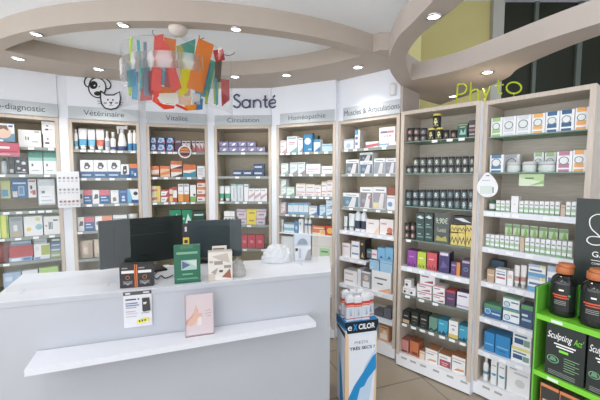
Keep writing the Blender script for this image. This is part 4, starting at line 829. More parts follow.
# drop shaped tag
p=PL[7]; pts=[(487,172.5),(489.5,173.3),(494,178),(497.6,184.5),(497.8,190),(495,194.6),(490,197),(484.5,196.6),(479.6,194),(477.2,189.5),(477.6,184),(481,178.5),(484.5,174)]
L0=[p.hit(a_,b_,-.05) for a_,b_ in pts]; L0=[(v.x,v.y) for v in smooth_path([(a_,b_,0) for a_,b_ in L0],3,True)]
def flat(mb,P2,y0,y1,m):
    n=len(P2); mb.face([(a_,y0,b_) for a_,b_ in P2],m); mb.face([(a_,y1,b_) for a_,b_ in P2][::-1],m)
    for k in range(n):
        (a1_,b1_),(a2_,b2_)=P2[k],P2[(k+1)%n]; mb.face([(a1_,y0,b1_),(a2_,y0,b2_),(a2_,y1,b2_),(a1_,y1,b1_)],m)
mb=MB(); flat(mb,L0,-.052,-.049,mat((238,238,240)))
def prect(mb,p,x0,y0,x1,y1,dep,m):
    q4=[p.hit(x0,y1,dep),p.hit(x1,y1,dep),p.hit(x1,y0,dep),p.hit(x0,y0,dep)]; mb.face([(a_,dep,b_) for a_,b_ in q4],m)
prect(mb,p,480,186,492,194,-.0526,mat((214,224,216))); prect(mb,p,482,180,490,180.8,-.0526,mat((190,195,200))); prect(mb,p,492.4,187,493.6,193,-.0526,mat((120,130,120))); prect(mb,p,486,175,489.5,176.2,-.0526,mat((150,150,150)))
o=mb.build('hanging_tag',None,p.A,p.rot,fix=False); tag(o,'white drop-shaped tag hung on the divider beside the right Phyto cabinet','tag')
card(7,519,544,174.2,186,.004,'pale green leaflet hanging under second shelf, right Phyto cabinet','leaflet','leaflet',(176,208,140),[('p',((0,0),(1,0),(1,.35),(0,.7)),(214,230,190)),('r',.25,.6,.6,.72,(90,130,80)),('p',((.4,0),(1,.5),(1,.2)),(140,190,90))])
# ------------------------------------------------------------------ wall lettering and pets
def strokes(mb,p,dep,paths,r,m,flatk=None):
    for pts,sm in paths:
        Q=[p.hit(a_,b_,dep) for a_,b_ in pts]; V=[Vector((a_,dep,b_)) for a_,b_ in Q]
        if sm: V=smooth_path(V,6)
        mb.tube(V,r,m,8)
def Z(ox,oy,s,pts): return [(ox+a_/s,oy+b_/s) for a_,b_ in pts]
def circ(cx,cy,rx,ry,n=16): return [(cx+rx*math.cos(2*PI*k/n),cy+ry*math.sin(2*PI*k/n)) for k in range(n+1)]
M_sante=mat((92,94,120),.7,0,.1)
root=empty('wall_lettering',PL[3].A,PL[3].rot); tag(root,'dark slate raised letters reading Santé on the white wall','lettering')
zz=lambda pts: Z(200,90,6.667,pts)
for nm,paths in (('letter_s',[([(264,42),(247,30),(229,40),(231,58),(250,72),(267,88),(262,108),(243,117),(222,104)],1)]),('letter_a',[(circ(306,92,26,26),1),([(333,64),(333,118)],0)]),
    ('letter_n',[([(357,66),(357,118)],0),([(357,90),(363,74),(380,66),(398,74),(404,92),(404,118)],1)]),('letter_t',[([(434,36),(434,100),(440,113),(452,114)],1),([(420,66),(450,66)],0)]),
    ('letter_e',[([(462,92),(506,85)],0),([(506,85),(500,69),(484,63),(466,73),(460,92),(466,109),(484,117),(506,107)],1),([(486,50),(500,36)],0)])):
    mb=MB(); strokes(mb,PL[3],-.012,[(zz(a_),b_) for a_,b_ in paths],.0083,M_sante); mb.build('letter',root)
M_ph=mat((184,200,60),.6,0,.15)
root=empty('phyto_lettering',PL[6].A); tag(root,'lime green freestanding letters reading Phyto on top of the right cabinets','lettering')
root.name='standing_lettering'
def letter(p,paths,r,pins):
    mb=MB()
    for pts,sm in paths:
        Q=[p.hit(a_,b_,.012) for a_,b_ in pts]; V=[p.pt(a_,.012,max(b_,HC+r+.001)) for a_,b_ in Q]
        if sm: V=smooth_path(V,6)
        mb.tube([v-PL[6].A for v in V],r,M_ph,8)
    for px,py in pins:
        a_,b_=p.hit(px,py,.012); mb.tube([p.pt(a_,.012,b_)-PL[6].A,p.pt(a_,.012,HC+.001)-PL[6].A],.0018,M_ph,6)
    mb.build('letter',root)
letter(PL[6],[([(457.6,84.6),(456.3,102.6)],0),([(457.5,84.6),(463,83.6),(466.6,87.4),(464,93),(457,94.8)],1)],.0056,[])
letter(PL[6],[([(471,82.6),(470,100.6)],0),([(470.3,94),(473,90),(476.8,89.4),(478.6,92),(478.2,100)],1)],.0056,[])
letter(PL[7],[([(482.4,88.6),(486.3,96.5)],0),([(490.6,85.8),(484,103)],0)],.0054,[])
letter(PL[7],[([(498.4,79.6),(498.6,90.5),(499.6,93),(502,93.2)],1),([(495,85.9),(503.7,84.6)],0)],.0054,[(500,93)])
letter(PL[7],[(circ(513.9,87.8,7.4,5.6),1)],.0054,[(513.9,93.4)])
# pets on the wall
p=PL[1]; M_ink=mat((30,34,32),.5); M_pw=mat((242,242,246),.6)
zp=lambda pts: [(75+a_/8,65+b_/8) for a_,b_ in pts]
def filled(mb,pts,d0,d1,m,sm=True):
    Q=[p.hit(a_,b_,d0) for a_,b_ in zp(pts)]
    if sm: Q=[(v.x,v.y) for v in smooth_path([(a_,b_,0) for a_,b_ in Q],4,True)]
    flat(mb,Q,d0,d1,m)
def outline(mb,pts,dep,r,closed=True,sm=True):
    Q=[p.hit(a_,b_,dep) for a_,b_ in zp(pts)]; V=[Vector((a_,dep,b_)) for a_,b_ in Q]
    V=smooth_path(V,4,closed) if sm else V+([V[0]] if closed else [])
    if closed and sm: V.append(V[0])
    mb.tube(V,r,M_ink,6)
root=empty('wall_decal',p.A,p.rot); tag(root,'black and white drawn puppy head on wall above Vétérinaire sign','wall decal')
dog=[(112,165),(110,195),(122,225),(145,248),(175,260),(205,255),(232,228),(246,190),(241,150),(222,122),(190,106),(152,106),(124,128)]
le=[(150,104),(120,92),(88,104),(75,138),(88,168),(113,176)]; re=[(208,112),(245,110),(278,138),(286,165),(272,190),(246,186)]
mb=MB(); filled(mb,le+[(124,128)],-.004,-.001,M_pw); outline(mb,le,-.005,.0055,False); mb.build('ear',root,fix=False)
mb=MB(); filled(mb,re+[(241,150)],-.004,-.001,M_pw); outline(mb,re,-.005,.0055,False); mb.build('ear',root,fix=False)
mb=MB(); filled(mb,dog,-.008,-.0042,M_pw); outline(mb,dog,-.008,.0055); filled(mb,circ(148,160,32,32,14)[:-1],-.0095,-.008,M_ink); filled(mb,circ(156,164,6,6,8)[:-1],-.0105,-.0095,M_pw); filled(mb,circ(195,172,5,5,8)[:-1],-.0095,-.008,M_ink); filled(mb,circ(180,228,28,18,12)[:-1],-.0095,-.008,M_ink); mb.build('head',root,fix=False)
root=empty('wall_decal',p.A,p.rot); tag(root,'black outlined white kitten face on wall, overlapping the puppy head','wall decal')
cat=[(205,206),(246,240),(310,240),(356,214),(363,270),(355,318),(330,345),(285,355),(240,345),(212,312),(203,265)]
mb=MB(); filled(mb,cat,-.016,-.012,M_pw,False); outline(mb,cat,-.017,.006,True,False); filled(mb,circ(263,278,6,8,8)[:-1],-.0175,-.016,M_ink); filled(mb,circ(303,280,6,8,8)[:-1],-.0175,-.016,M_ink); filled(mb,[(272,296),(302,296),(288,316)],-.0175,-.016,M_ink,False); filled(mb,circ(242,304,14,8,8)[:-1],-.0170,-.016,mat((170,172,176))); filled(mb,circ(332,304,14,8,8)[:-1],-.0170,-.016,mat((170,172,176)))
outline(mb,[(288,316),(280,326),(272,324)],-.0175,.0015,False); outline(mb,[(288,316),(298,326),(306,322)],-.0175,.0015,False)
mb.build('face',root,fix=False)
mb=MB()
for w_ in (((178,288),(206,292)),((182,312),(208,304)),((362,300),(392,304)),((360,314),(384,324))): outline(mb,list(w_),-.0175,.002,False,False)
mb.build('whiskers',root,fix=False)
# ------------------------------------------------------------------ counter
A=Vector((-1.48,1.513)); B=Vector((.197,2.052)); cf=Plane(A,B)
CZ=1.0
poly=[(A.x,A.y),(B.x,B.y),(.222,2.47),(-1.715,2.0)]
root=empty('sales_counter',(0,0,0)); tag(root,'long white pharmacy sales counter with smooth front','counter')
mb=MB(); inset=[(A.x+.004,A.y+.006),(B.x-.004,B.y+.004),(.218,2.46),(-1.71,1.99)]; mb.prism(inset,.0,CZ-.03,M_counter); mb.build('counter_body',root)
mb=MB(); mb.prism(poly,CZ-.0298,CZ,M_ctop_lit,M_counter); ob=mb.build('countertop',root)
bv=ob.modifiers.new('b','BEVEL'); bv.width=.002; bv.segments=2
# ledge
sL,zL=cf.hit(37,351); sR,zR=cf.hit(308,314.5); zs_=(zL+zR)/2
fl=at_z(24,370.5,zs_); fr=at_z(316,322,zs_); bl=cf.pt(sL,.0,0); br_=cf.pt(sR,0,0)
mb=MB(); mb.prism([(fl.x,fl.y),(fr.x,fr.y),(br_.x,br_.y),(bl.x,bl.y)],zs_-.03,zs_,M_ctop_lit); ob=mb.build('front_ledge',root)  # ledge shares the front's lacquer, its lit look held in the colour
# ------------------------------------------------------------------ things on the counter
def on_counter(px,py,z=CZ): v=at_z(px,py,z); return v
def cam_face(o,v,extra=0): o.rotation_euler=(0,0,extra)
ca=cf.rot
# protective screens
def screen(p0,p1,top,label):
    P=Plane(p0,p1); root=empty('protective_screen',P.A+Vector((0,0,CZ)),P.rot); tag(root,label,'protective screen','clear screens on the counter')
    MB().box(0,P.w,0,.005,.012,top-CZ,M_plexi).build('acrylic_pane',root)
    for k,s_ in enumerate((P.w*.12,P.w*.8)):
        MB().box(s_-.004,s_+.004,-.02,.03,.0005,.0115,M_plexi).build('foot',root)
screen(cf.pt(.0+.02,.13,0).xy,cf.pt(.60,.13,0).xy,1.72,'clear acrylic protective screen in front of the left monitor')
sa=cf.hit(230,240,.2)[0]; sb=cf.hit(318,240,.2)[0]
screen(cf.pt(sa,.2,0).xy,cf.pt(sb,.2,0).xy,1.72,'clear acrylic protective screen right of the monitors')
# monitors seen from behind
def monitor(tl,tr,ztop,zbot,label,col,right_strip=False):
    a_=at_z(*tl,ztop); b_=at_z(*tr,ztop)
    return a_,b_
def build_monitor(A3,B3,zb,zt,label,colb):
    P=Plane(A3.xy,B3.xy); w=P.w; h=zt-zb; cz=(zb+zt)/2
    root=empty('computer_monitor',P.pt(w/2,.02,CZ),P.rot); tag(root,label,'monitor','black monitors on the counter')
    mb=MB(); mb.box(-w/2,w/2,0,.018,zb-CZ,zt-CZ,mat(colb,.4)); o=mb.build('housing',root); bv=o.modifiers.new('b','BEVEL'); bv.width=.004; bv.segments=2
    MB().box(-w/2+.012,w/2-.012,.0185,.0195,zb-CZ+.012,zt-CZ-.012,mat((16,18,20),.1)).build('screen',root)
    mb=MB(); mb.box(-w*.34,w*.34,-.006,-.0005,zb-CZ+.02,zt-CZ-.1*h-.02,mat(tuple(x-3 for x in colb),.4)); mb.box(-w*.30,w*.30,-.0065,-.0062,zt-CZ-.36*h,zt-CZ-.35*h,mat((58,66,66)))
    o=mb.build('back_cover',root); bv=o.modifiers.new('b','BEVEL'); bv.width=.005; bv.segments=2
    MB().box(-.03,.03,-.02,-.0067,.012,zb-CZ+.05,mat(tuple(x-6 for x in colb),.4)).build('stand_column',root)
    o=MB().box(-.11,.11,-.09,.09,.0005,.0118,M_black).build('stand_base',root); bv=o.modifiers.new('b','BEVEL'); bv.width=.004; bv.segments=2
    return root
a_=at_y(98.5,220,1.90); b_=at_y(184,216.8,2.22); zb=at_y(99,271,1.90).z; build_monitor(a_,b_,zb,a_.z*.5+b_.z*.5,'large black monitor seen from behind, left on the counter',(28,36,34))
a_=at_y(187,219.8,2.28); b_=at_y(241.5,221,2.36); zb=at_y(243,256.5,2.36).z; build_monitor(a_,b_,zb,(a_.z+b_.z)/2,'smaller dark slate monitor seen from behind, right of the large one',(50,62,66))
def cbox(px0,px1,pyb,pyt,dd,label,name,cat,col,deco=(),side=None,top=None,yaw=0,z=CZ):
    a_=at_z(px0,pyb[0],z+.001); b_=at_z(px1,pyb[1],z+.001); P=Plane(a_.xy,b_.xy); zt=P.hit((px0+px1)/2,pyt)[1]
    me,_=mk_box(P.w,dd,zt-z,col,side,top,deco); o=bpy.data.objects.new(name,me); C.objects.link(o); o.location=P.pt(P.w/2,0,z+.0008); o.rotation_euler=(0,0,P.rot)
    tag(o,label,cat); return o,P,zt-z
pk=[('r',.12,.62,.9,.74,(225,222,220)),('r',.15,.82,.5,.87,(140,140,140)),('o',.5,.44,.13,(232,120,40),(24,24,26)),('r',.2,.15,.8,.3,(90,88,92)),('p',((.2,.3),(.5,.18),(.8,.3),(.5,.1)),(150,146,150))]
o,_,_=cbox(120,136,(288.6,287.3),264.8,.045,'black box with orange ring, left of the pair at the counter edge','product_box','box',(30,29,31),pk+[('r',.93,0,1,1,(214,98,40))],top=(46,42,40)); o['group']='black and orange boxes on the counter'
o,_,_=cbox(136.6,153.4,(287.2,285.8),264,.045,'black box with orange ring, right of the pair at the counter edge','product_box','box',(30,29,31),pk+[('r',0,0,.08,1,(214,98,40))],top=(46,42,40)); o['group']='black and orange boxes on the counter'
cbox(183.4,190.2,(272,271.4),224,.03,'narrow black box with yellow label between the two monitors','product_box','box',(36,36,38),[('r',.05,.56,.95,.72,(238,196,40)),('r',.25,.60,.75,.67,(60,50,20)),('r',.35,.84,.65,.94,(200,200,200)),('r',.1,.1,.9,.4,(60,60,60))])
# green pouch carton
o,P,hh=cbox(174.5,200.8,(284,281.6),246,.05,'green display carton with white and purple triangle label on counter','display_carton','carton',(22,98,68),
  [('r',.25,.93,.72,1,(60,110,84)),('r',.1,.78,.9,.84,(110,170,130)),('r',.27,.35,.86,.62,(150,196,178)),('p',((.3,.6),(.3,.38),(.62,.48)),(84,84,140)),('p',((.45,.6),(.85,.6),(.85,.42)),(196,206,200)),('r',.1,.1,.9,.14,(70,150,110)),('r',.3,.22,.7,.26,(90,165,125)),('r',0,.0,1,.04,(16,84,60))],side=(18,90,64),top=(40,130,94))
# cream dispenser carton
o,P,hh=cbox(208.5,232.5,(281,279),252,.06,'cream and brown patterned dispenser carton beside the green carton','dispenser_carton','carton',(222,214,204),
  [('r',.0,.0,.28,.24,(196,180,164)),('p',((.15,.85),(.8,.95),(.9,.6),(.5,.7)),(190,178,164)),('r',.25,.55,.6,.68,(150,138,130)),('p',((.55,.1),(.95,.05),(.9,.4)),(150,80,60)),('r',.65,.42,.95,.52,(140,134,134)),('p',((.1,.3),(.4,.45),(.3,.2)),(160,150,142)),('r',.45,.28,.6,.36,(60,56,60)),('r',.05,.62,.2,.7,(170,160,150))],top=(205,196,184))
mb=MB(); mb.box(-P.w*.32,P.w*.3,.0605,.064,hh*.8,hh*1.14,mat((214,206,196))); mb.box(-P.w*.28,P.w*.2,.0598,.0603,hh*1.01,hh*1.06,mat((110,100,92))); mb.build('header_flap',o)
def crumple(name,cx,cy,z,rx,ry,rz,m,seed,parent=None,noise=.18,n=18,k=12,rot=0):
    rnd=random.Random(seed); mb=MB(); R=[[1+rnd.uniform(-noise,noise) for _ in range(n)] for _ in range(k+1)]
    def V(i,j):
        t=(PI/2)*(i/k); rr=R[i][j%n] if 0<i else 1+R[0][0]*.0
        if i==k: rr=R[k][0]
        a=2*PI*j/n; x=rx*math.cos(t)*math.cos(a)*rr; y=ry*math.cos(t)*math.sin(a)*rr; h=rz*math.sin(t)**.8*(rr if i else 1)
        return (x*math.cos(rot)-y*math.sin(rot),x*math.sin(rot)+y*math.cos(rot),h)
    idx={}
    for i in range(k+1):
        for j in range(n if i<k else 1): idx[i,j]=len(mb.v); mb.v.append(V(i,j))
    for i in range(k):
        for j in range(n):
            a,b=idx[i,j],idx[i,(j+1)%n]
            f=(a,b,idx[i+1,(j+1)%n],idx[i+1,j]) if i<k-1 else (a,b,idx[k,0])
            mb.f.append(f); mb.m.append(mb.mi(m)); mb.sm.append(False)
    mb.f.append(tuple(idx[0,j] for j in reversed(range(n)))); mb.m.append(0); mb.sm.append(False)
    return mb.build(name,parent,(cx,cy,z))
v=on_counter(238.5,276); tag(crumple('plastic_bag',v.x,v.y,CZ+.0008,.042,.035,.10,clear('bag film',(240,240,240),.2,.15,.45,(222,220,216)),3),'small clear crumpled bag beside the cream carton','bag')
v=on_counter(277,261); tag(crumple('crumpled_bag',v.x,v.y,CZ+.0008,.108,.07,.115,mat((232,232,236),.35),11,noise=.10,n=26,k=10,rot=.1),'crumpled white plastic bag lying at the back of the counter','bag')
# white dispenser with round opening
a_=at_z(294.6,261,CZ); b_=at_z(311,260.6,CZ); P=Plane(a_.xy,b_.xy); hh=P.hit(303,236.5)[1]-CZ; w=P.w
root=empty('tissue_dispenser',P.pt(w/2,0,CZ+.0008),P.rot); tag(root,'white and grey dispenser box with half-round opening at back right of counter','dispenser')
mb=MB(); mb.box(-w/2,w/2,.0,.085,0,hh*.62,mat((222,224,230))); mb.box(-w/2,w/2,.02,.085,hh*.6201,hh,mat((206,214,224))); mb.build('housing',root)
mb=MB(); mb.face([(w*.32*math.cos(a*PI/12),.0195,hh*.64+hh*.26*math.sin(a*PI/12)) for a in range(13)],mat((150,158,170))); mb.build('opening',root,fix=False)
mb=MB(); mb.face([(w*.1,-.0006,.02*hh),(w*.5,-.0006,.02*hh),(w*.5,-.0006,.5*hh),(w*.3,-.0006,.42*hh)],mat((170,168,172))); mb.face([(-w*.45,-.0006,.4*hh),(-w*.3,-.0006,.4*hh),(-w*.3,-.0006,.52*hh),(-w*.45,-.0006,.52*hh)],mat((60,64,80))); mb.face([(-w*.25,-.0006,.1*hh),(-w*.1,-.0006,.1*hh),(-w*.1,-.0006,.5*hh),(-w*.25,-.0006,.5*hh)],mat((190,194,204))); mb.build('side_print',root,fix=False)
# paper and cable between carton and monitor
v=on_counter(163,268); me,_=mk_box(.09,.06,.002,(236,236,240),None,None,[]); o=bpy.data.objects.new('paper_slip',me); C.objects.link(o); o.location=(v.x,v.y,CZ+.0008); o.rotation_euler=(0,0,.5); tag(o,'small white paper slip under the left monitor','paper')
pts=[on_counter(a_,b_,CZ+.0055) for a_,b_ in ((157,272),(154,276),(157,279),(161,275.5),(165,278),(170,276.5),(173,275))]
mb=MB(); mb.tube(smooth_path(pts,6),.003,M_black,8); tag(mb.build('cable'),'thin black cable curling on counter behind the black boxes','cable')
# front leaflet taped to the counter
def on_front(x0,x1,y0,y1,dep): 
    s0=cf.hit(x0,(y0+y1)/2,dep)[0]; s1=cf.hit(x1,(y0+y1)/2,dep)[0]; return s0,s1,cf.hit((x0+x1)/2,y1,dep)[1],cf.hit((x0+x1)/2,y0,dep)[1]
s0,s1,z0,z1=on_front(123.5,152,290.5,326.5,0); w=s1-s0; z1=min(z1,CZ-.006)
me,_=mk_box(w,.0012,z1-z0,(218,218,226),None,None,[('r',0,.90,1,1,(70,68,66)),('r',.08,.93,.25,.97,(215,215,215)),('r',.7,.93,.92,.97,(205,205,205)),('r',.08,.76,.45,.80,(60,62,90)),('r',.5,.76,.56,.80,(60,62,90)),
 ('r',.08,.66,.5,.69,(90,110,160)),('r',.08,.60,.55,.63,(90,110,160)),('r',.08,.54,.45,.57,(150,160,180)),('r',.08,.44,.42,.46,(200,150,160)),('r',.08,.38,.5,.40,(200,180,190)),('r',.08,.30,.46,.32,(170,170,180)),('r',.66,.45,.92,.80,(44,42,44)),('r',.70,.62,.88,.68,(214,210,206)),('p',((.66,.45),(.70,.41),(.95,.43),(.92,.80)),(50,48,50)),('r',.62,.37,.9,.39,(150,150,160)),
 ('p',((.45,.08),(.88,.12),(.88,.24),(.45,.2)),(236,224,60)),('r',.52,.13,.58,.19,(70,70,40)),('r',.62,.14,.68,.2,(70,70,40)),('r',.72,.15,.78,.2,(70,70,40))])
o=bpy.data.objects.new('leaflet',me); C.objects.link(o); o.location=cf.pt((s0+s1)/2,-.0018+.0047,z0); o.rotation_euler=(0,0,cf.rot); o.location=cf.pt((s0+s1)/2,-.0015,z0)
tag(o,'white leaflet with dark header and yellow price mark on counter front','leaflet')
# pink picture in clear holder on the ledge
a_=at_z(185.5,337.6,zs_); b_=at_z(214,333.6,zs_); P=Plane(a_.xy,b_.xy); w=P.w; zt=P.hit(199,294.5)[1]; hh=zt-zs_
root=empty('picture_holder',P.pt(w/2,0,zs_+.001),P.rot); tag(root,'pink photo of hands in clear acrylic stand on the counter ledge','picture holder')
tilt=.05
TT=lambda q: Vector((q.x,q.y+q.z*tilt,q.z))
mb=MB(); mb.box(-w/2,w/2,-.003,-.0015,0,hh,M_plexi,T=TT); mb.box(-w/2,w/2,-.0012,.06,0,.002,M_plexi); mb.box(-w/2,-w/2+.003,-.0045,-.0031,0,hh,mat((170,150,150)),T=TT); mb.box(w/2-.003,w/2,-.0045,-.0031,0,hh,mat((190,170,170)),T=TT); mb.box(-w/2,w/2,-.0045,-.0031,0,.004,mat((170,140,140)),T=TT); mb.build('holder',root)
mb=MB(); mb.box(-w/2+.003,w/2-.003,.0,.001,.006,hh-.004,mat((226,206,210)),T=TT)
def fp(pts,c,y): mb.face([(-w/2+w*a,y+hh*b*tilt,hh*b) for a,b in pts],mat(c))
fp(((.03,.25),(.2,.42),(.4,.5),(.46,.62),(.4,.66),(.3,.56),(.24,.5),(.03,.38)),(222,170,152),-.0004)
fp(((.3,.5),(.36,.72),(.41,.73),(.42,.56),(.6,.52),(.6,.44),(.42,.42),(.34,.3),(.2,.24),(.1,.3)),(232,186,168),-.0007)
fp(((.42,.24),(.58,.26),(.56,.46),(.46,.44)),(240,226,226),-.0010); fp(((.7,.5),(.92,.52),(.92,.53),(.7,.51)),(150,130,150),-.0004); fp(((.72,.57),(.9,.585),(.9,.595),(.72,.58)),(150,130,150),-.0004); fp(((.75,.44),(.9,.45),(.9,.46),(.75,.45)),(150,130,150),-.0004)
mb.build('photo_print',root,fix=False)
# ------------------------------------------------------------------ blue and white floor display
a_=at_y(345.6,332,2.15); b_=at_y(377,331,2.21); P=Plane(a_.xy,b_.xy); w=P.w; D=.15
zt=P.hit(361,320)[1]
root=empty('floor_display',P.A,P.rot); tag(root,'tall white and blue cardboard floor display beside the counter, Excilor header','floor display')
M_cw=mat((226,230,238),.45); M_be=mat((224,196,160),.5); M_bl=mat((40,140,200),.45); M_db=mat((24,34,44),.4)
mb=MB(); mb.box(0,w,0,D,0.004,zt-.06,M_cw); mb.build('column',root)
mb=MB(); y=-.0006
def pf(pts,m,yy=None):
    # front print given in photo coordinates
    Q=[P.hit(a,b,0) for a,b in pts]; mb.face([(a,yy if yy is not None else y,b) for a,b in Q],m)
zbot=.02
mb.face([(0,y,zbot),(.03,y,zbot),(.022,y,zt-.1),(0,y,zt-.075)],M_be); mb.face([(w-.02,y,zbot),(w,y,zbot),(w,y,zt-.075),(w-.008,y,zt-.16)],M_be)
mb.face([(w*.35,-.0009,zbot),(w*.75,-.0009,zbot),(w-.005,-.0009,.34),(w-.005,-.0009,.42),(w*.62,-.0009,.30)],mat((190,212,232)))
pf([(372.5,356),(376,353),(376,368),(368,378),(364,386),(360,388),(357,400),(347.5,400),(354,386),(363,372)],M_bl,-.0013)
pf([(347.5,400),(354,400),(353,412),(352,425),(347,425)],M_bl,-.0013)
mb.build('front_print',root,fix=False)
mb=MB()
text_into(mb,'PIEDS',lambda x,y:(w*.5+x,-.0012,zt-.165+y),.028,mat((60,64,70)),wfit=w*.42,bold=-.01)
text_into(mb,'TRÈS SECS ?',lambda x,y:(w*.53+x,-.0012,zt-.207+y),.030,mat((20,22,26)),wfit=w*.8,bold=.02)
mb.build('lettering',root,fix=False)
# side print
mb=MB(); mb.face([(-.0008,D*.15,.02),(-.0008,D*.6,.02),(-.0008,D*.7,.38),(-.0008,D*.45,.26)],M_bl); mb.face([(-.0008,D*.0,.02),(-.0008,D*.12,.02),(-.0008,D*.06,.6),(-.0008,0,.6)],M_be); mb.face([(-.0008,D*.05,zt-.12),(-.0008,D,zt-.09),(-.0008,D,zt-.07),(-.0008,D*.05,zt-.085)],M_db); mb.build('side_print',root,fix=False)
# header tray
mb=MB(); mb.box(-.006,w+.006,-.006,D+.006,zt-.0598,zt-.045,M_bl)
mb.box(-.006,w+.006,-.006,-.003,zt-.045,zt-.006,M_db); mb.box(-.006,-.003,-.003,D+.006,zt-.045,zt-.006,mat((40,90,130))); mb.box(w+.003,w+.006,-.003,D+.006,zt-.045,zt-.006,mat((40,90,130))); mb.box(-.003,w+.003,D+.003,D+.006,zt-.045,zt-.006,M_bl)
mb.box(-.003,w+.003,-.003,D+.003,zt-.0449,zt-.0065,M_bl)
mb.build('tray',root)
mb=MB(); y0=-.0072
mb.face([(-.006,-.0066,zt-.008),(w+.006,-.0066,zt-.008),(w-.008,-.0066,zt-.084),(.010,-.0066,zt-.084)],M_db)
text_into(mb,'e',lambda x,y:(w*.12+x,y0,zt-.062+y),.062,mat((236,238,242)),wfit=w*.13,bold=.008)
text_into(mb,'X',lambda x,y:(w*.29+x,y0,zt-.064+y),.060,mat((50,150,215)),wfit=w*.13,bold=.03)
text_into(mb,'CILOR',lambda x,y:(w*.655+x,y0,zt-.060+y),.050,mat((236,238,242)),wfit=w*.52,bold=.03)
mb.build('header_panel',root,fix=False)
# packs in the tray
pm=None
for k,(sx,sy,yt) in enumerate(((.038,.012,0),(.154,.012,.004),(.097,.016,-.01),(.032,.075,.014),(.089,.08,.01),(.146,.075,.016),(.203,.05,-.01))):
    pw=.055; ph=.178+yt
    if pm is None or True:
        mb=MB(); rr=pw/2
        mb.box(-rr,rr,0,.03,0,ph*.86,mat((216,218,224),.25)); mb.prism([(-rr,0),(rr,0),(rr,.03),(-rr,.03)],ph*.8601,ph*.93,mat((226,228,232),.25))
        for z0_,z1_,c_ in ((.08,.11,(190,60,50)),(.62,.72,(196,66,52)),(.55,.6,(214,120,90))): mb.box(-rr-.0006,rr+.0006,-.0006,.0306,ph*z0_,ph*z1_,mat(c_))
        mb.face([(-rr*.6,-.0007,ph*.16),(rr*.6,-.0007,ph*.16),(rr*.6,-.0007,ph*.5),(-rr*.6,-.0007,ph*.5)],mat((196,204,214)))
        mb.face([(-rr*.1,-.0009,ph*.2),(rr*.5,-.0009,ph*.2),(rr*.1,-.0009,ph*.48)],mat((150,170,190)))
        o=mb.build('product_box',None,P.pt(sx,sy,zt-.0058),P.rot+(.0 if k%2 else .04)); 
        cp=MB(); cp.box(-rr*.7,rr*.7,.006,.024,ph*.9305,ph,mat((232,233,236),.25)); cp.build('top_flap',o)
        tag(o,['white pack with red band at front left of the blue tray','white pack with red band at front right of the blue tray','white pack with red band at front middle of the blue tray','white pack with red band at back left of the blue tray','white pack with red band, second in the tray back row','white pack with red band, third in the tray back row','white pack with red band at back right of the blue tray'][k],'box','white packs in the floor display tray')
# ------------------------------------------------------------------ green display unit
g0=Vector((1.02,1.40)); uu=Vector((.52,-.854)); g1=g0+uu*.62; G=Plane(g0,g1); GW=G.w
M_gr=mat((118,194,58),.35); M_gri=mat((104,176,60),.4); M_gs=mat((58,66,62),.4)
ztop=G.hit(537.8,287)[1]; zs1=G.hit(541,314.5)[1]; zs2=G.hit(538.6,371)[1]; GD=.19
print('green unit',ztop,zs1,zs2)
root=empty('display_unit',G.A,G.rot); tag(root,'lime green cosmetics display unit with dark sides at right edge','display unit')
for x in (0,GW-.012):
    mb=MB(); mb.box(x,x+.006,0,GD,.002,ztop,M_gs if x==0 else M_gri); mb.box(x+.0061,x+.012,0.001,GD,.002,ztop,M_gri if x==0 else M_gs); mb.build('side_panel',root)
mb=MB(); mb.box(.0125,GW-.0125,GD-.008,GD,.002,ztop,M_gri); mb.build('back_panel',root)
zs3=zs2-(zs1-zs2); zs4=zs3-(zs1-zs2)
shs=[]
for z in (zs1,zs2,zs3,zs4):
    mb=MB(); mb.box(.0125,GW-.0125,.0,GD-.009,z-.022,z,M_gr); s_=mb.build('shelf',root); shs.append(s_)
for s_,z,px in ((shs[0],zs1,557),(shs[1],zs2,556)):
    sx=G.hit(px,320)[0]; MB().box(sx-.02,sx+.02,-.0018,-.0004,z-.018,z-.006,mat((214,220,214))).build('price_tag',s_)
# black header board
sx=G.hit(575,230,GD)[0]; zt=G.hit(576,198,GD+.004)[1]
root2=empty('sign_board',G.pt(sx,GD+.002,0),G.rot); tag(root2,'black sign board with white looping script and GA lettering, right edge','sign board')
zb0=.3
mb=MB(); mb.box(0,GW-sx,.0,.006,zb0,zt,mat((44,52,48),.4)); mb.build('board',root2)
M_wl=mat((236,236,232))
GP=Plane(G.pt(sx,GD+.002,0).xy,G.pt(GW,GD+.002,0).xy)
mb=MB()
def sstroke(pts,r,mb):
    Q=[GP.hit(a,b,-.003) for a,b in pts]; V=smooth_path([Vector((a,-.0015,b)) for a,b in Q],6); mb.tube(V,r,M_wl,6)
sstroke([(606,219),(601,215),(596,214.6),(590.5,218),(589.6,224),(592,229.5),(597,234),(602,239),(603,243),(599.5,245),(592,244.6),(587.2,241.5),(587.4,238.4),(590.6,236.6),(597,236.8),(603,238)],.0022,mb)
mb.build('script_letter',root2,fix=False); mb=MB()
x0_,zg=GP.hit(592,256.5); 
text_into(mb,'GA',lambda x,y:(x0_+x,-.0012,zg+y),.034,M_wl,align='LEFT')
a0_,zz0=GP.hit(591,259.8); mb.box(a0_,a0_+.15,-.0014,-.0004,zz0-.0012,zz0+.0012,M_wl)
a0_,zz0=GP.hit(591.5,264); text_into(mb,'COSM',lambda x,y:(a0_+x,-.0012,zz0+y),.012,M_wl,align='LEFT')
mb.build('lettering',root2,fix=False)
